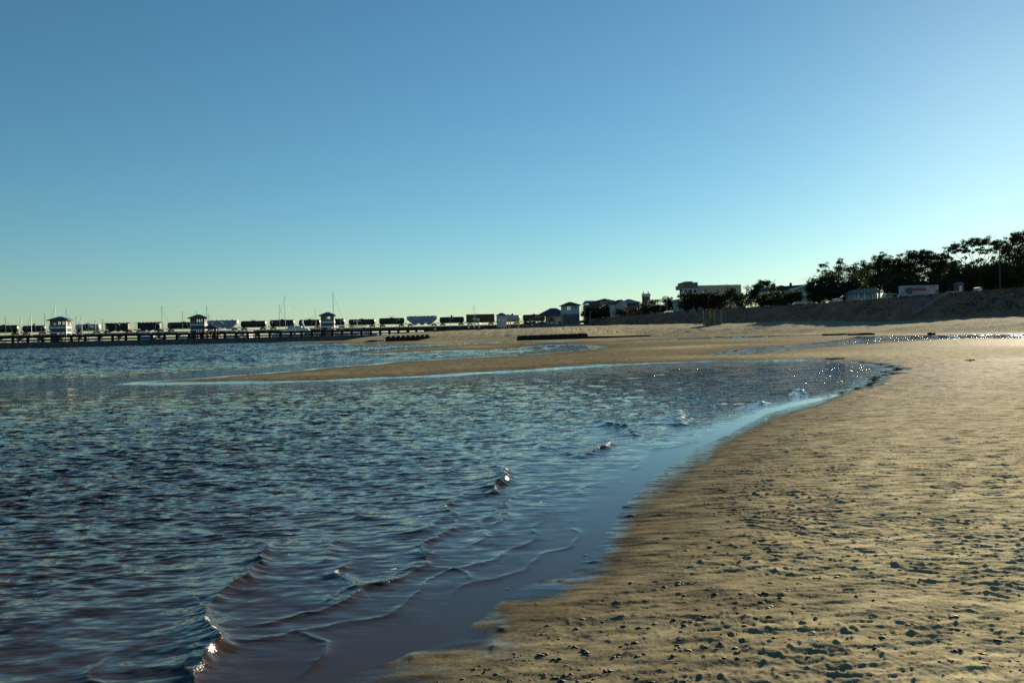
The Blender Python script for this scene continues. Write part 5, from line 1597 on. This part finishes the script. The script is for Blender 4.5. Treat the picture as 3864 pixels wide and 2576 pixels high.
T('dark evergreen standing between the broad rounded oak and the flat crowned oak', [(3568,1030,36,36),(3566,1072,40,32)], 297, (3566,1110), 53, dens=1.4)
T('round tree with bare twigs on its right, left of the cottage chimneys', [(2872,1078,26,15),(2888,1070,18,10),(2850,1098,28,20),(2885,1100,24,20),(2840,1125,34,24),(2880,1130,36,22)], 276, (2868,1158), 30, dens=1.1, bare=[(2928,1052),(2918,1060),(2910,1064)], clump=.34)
T('dark rounded bush at the left end of the cottage', [(2893,1128,22,20),(2890,1142,26,14)], 246, (2893,1156), 31, 'dark_bush', 'bush', dens=1.5, group='bushes along the bank top')
T('olive green bush covering the cottage front', [(2945,1124,24,20),(2980,1108,22,14),(3000,1120,20,18),(2965,1135,40,14)], 244, (2970,1152), 32, 'green_bush', 'bush', M_LEAF2, dens=1.2, group='bushes along the bank top')
T('low light bush left of the white estate car', [(2930,1140,22,12),(2952,1142,18,10)], 240, (2938,1156), 33, 'green_bush', 'bush', M_LEAF2, dens=1.1, group='bushes along the bank top')
T('trimmed low hedge beside the pale gable', [(3020,1122,16,8),(3012,1130,14,8)], 240, (3018,1143), 34, 'green_bush', 'bush', M_LEAF2, dens=1.3, group='bushes along the bank top')
T('big dark tree covering the left half of the flat roofed building', [(2598,1124,28,16),(2640,1114,26,11),(2670,1116,23,13),(2625,1140,48,24),(2670,1145,40,22),(2590,1150,24,18)], 292, (2630,1178), 35, dens=1.5)
T('dark tree before the middle of the flat roofed building', [(2706,1118,22,11),(2735,1118,22,12),(2715,1140,42,22)], 290, (2715,1172), 36, dens=1.4)
T('half bare tree with an orange brown top before the flat roofed building', [(2755,1104,13,10),(2768,1092,7,9),(2760,1128,22,24)], 286, (2755,1170), 37, dens=1.0, bare=[(2742,1070),(2736,1078),(2750,1074)])
T('dark tree at the right end of the flat roofed building', [(2790,1118,20,11),(2812,1120,17,10),(2800,1140,32,20)], 284, (2800,1166), 38, dens=1.4)
T('yellow leaved slender bush before the dark trees of the flat roofed building', [(2795,1150,10,14)], 272, (2795,1168), 39, 'green_bush', 'bush', M_LEAF2, dens=1.0, group='bushes along the bank top')
T('rounded dark bush before the church wing', [(2452,1158,24,18),(2440,1168,22,14),(2470,1166,16,14)], 322, (2452,1186), 40, 'dark_bush', 'bush', dens=1.4, group='bushes along the bank top')
T('feathery tree with an open top right of the church', [(2520,1128,13,8),(2512,1137,12,7),(2528,1140,13,8),(2520,1155,20,14)], 318, (2520,1180), 41, dens=1.0)
T('low dark hedge on the bank between church and white porch house', [(2500,1164,22,14),(2535,1156,24,16),(2555,1160,16,14)], 312, (2525,1180), 42, 'dark_bush', 'bush', dens=1.4, group='bushes along the bank top')
T('yellow green bush at the foot of the slender palm', [(2498,1172,14,7),(2484,1175,10,6)], 306, (2495,1182), 43, 'green_bush', 'bush', M_LEAF2, dens=1.1, group='bushes along the bank top')
T('dark bush below the balcony of the slate roofed house', [(2345,1178,14,10),(2362,1185,16,9),(2400,1172,18,14),(2420,1175,14,12)], 330, (2375,1194), 44, 'dark_bush', 'bush', dens=1.3, group='bushes along the bank top')
T('leafy tree growing up the left side of the brown beach house', [(2222,1166,10,8),(2218,1185,12,12),(2236,1190,14,14)], 338, (2224,1222), 45, 'garden_tree', 'tree', dens=1.1)
T('dark garden tree before the brown beach house', [(2258,1186,20,16),(2285,1180,20,20),(2300,1195,12,12)], 336, (2275,1214), 46, 'garden_tree', 'tree', dens=1.2)
T('small dark conifer tip beside the side balconies of the brown house', [(2200,1180,3,6),(2200,1190,5,6)], 344, (2200,1210), 47, 'conifer', 'tree', dens=1.2)
T('low shrub row left of the blue roofed pavilion', [(1985,1220,12,6),(2005,1219,14,7),(2020,1219,10,6)], 356, (2000,1230), 48, 'dark_bush', 'bush', dens=1.3, group='bushes along the bank top')

def palm(px, ytop, ybase, d, label, seed, fr=2.4, trunk_r=.16, n=18, m=None):
    r = random.Random(seed); q = at(px, ybase, d); h = at(px, ytop, d).z - q.z
    t = thing('palm_tree', label, 'palm', q, 0, 'palms on the bank')
    MB().tube([(0, 0, -.6), (.05, 0, h*.5), (0, 0, h)], [trunk_r*1.3, trunk_r, trunk_r*.9], 8).build('trunk', M_GREYTIMBER, t)
    c = MB()
    for i in range(n):
        a = 2*math.pi*i/n + r.uniform(-.2, .2); el = r.uniform(-.2, 1.1); L = fr * r.uniform(.8, 1.1)
        pts = []
        for k in range(7):
            u = k/6
            pts.append(Vector((math.cos(a)*L*u*math.cos(el*(1-u*.5)), math.sin(a)*L*u*math.cos(el*(1-u*.5)), h + L*u*math.sin(el) - L*.75*u*u)))
        for k in range(6):
            d_ = (pts[k+1]-pts[k]).normalized(); s = d_.cross(Vector((0, 0, 1))).normalized()
            for sd in (-1, 1):
                for j in range(2):
                    b = pts[k].lerp(pts[k+1], j*.5); wl = .5 * (1 - abs(k - 2.5)/5)
                    c.add([b, b + d_*.16, b + s*sd*wl + d_*.3 + Vector((0, 0, -.22))], [(0, 1, 2)])
    c.build('crown', m or M_PALM, t)
palm(2482, 1134, 1182, 315, 'slender tall palm standing right of the church wing', 3, 1.9, .14)
palm(2368, 1162, 1190, 326, 'bright yellow green palm before the slate roofed house', 4, 2.0, .2, 24)
palm(2390, 1160, 1190, 327, 'taller yellow green palm just right of the brightest one', 5, 2.1, .2, 24)
palm(2430, 1158, 1188, 325, 'yellow green palm left of the rounded dark bush', 6, 1.7, .18, 20)

# ------------------------------------------------------------------ rough grass on the bank
def bank_tufts():
    r = np.random.default_rng(77); V = []; F = []
    foot = [at(a, b, d) for a, b, d in FOOT if a >= 2215]; top = TOPV
    def along(L, u):
        x = u * (len(L) - 1); i = min(int(x), len(L) - 2)
        return L[i].lerp(L[i+1], x - i)
    for k in range(5200):
        u = r.random(); crest = k < 2600
        w = 1.0 if crest else r.uniform(.12, .98)
        a = along(foot, u); b = along(top, u)
        # match the two lines by sight direction
        q = a.lerp(b, w); q.z = a.z + (b.z - a.z) * w ** .9 + (0.02 if crest else 0.0)
        if crest: q += Vector((r.normal(0, .3), r.uniform(0, 1.2), -0.06))
        n = r.integers(3, 6); h = r.uniform(.12, .42) * (1.0 if crest else .8)
        for j in range(n):
            t = r.uniform(0, 6.28); s = .05 + .05 * r.random(); l = r.normal(0, .12, 2)
            c = len(V)
            V.extend([(q.x + math.cos(t)*s, q.y + math.sin(t)*s, q.z - .1), (q.x - math.cos(t)*s, q.y - math.sin(t)*s, q.z - .1), (q.x + l[0], q.y + l[1], q.z + h * r.uniform(.6, 1.1))])
            F.append((c, c+1, c+2))
    o = MB().add(V, F).build('grass', leaf_mat('dry_bank_grass', (0.030, 0.028, 0.014), (0.065, 0.055, 0.028), 0.15), None)
    tag(o, 'short rough grass growing along the crest and face of the bank', 'grass', kind='stuff')
bank_tufts()
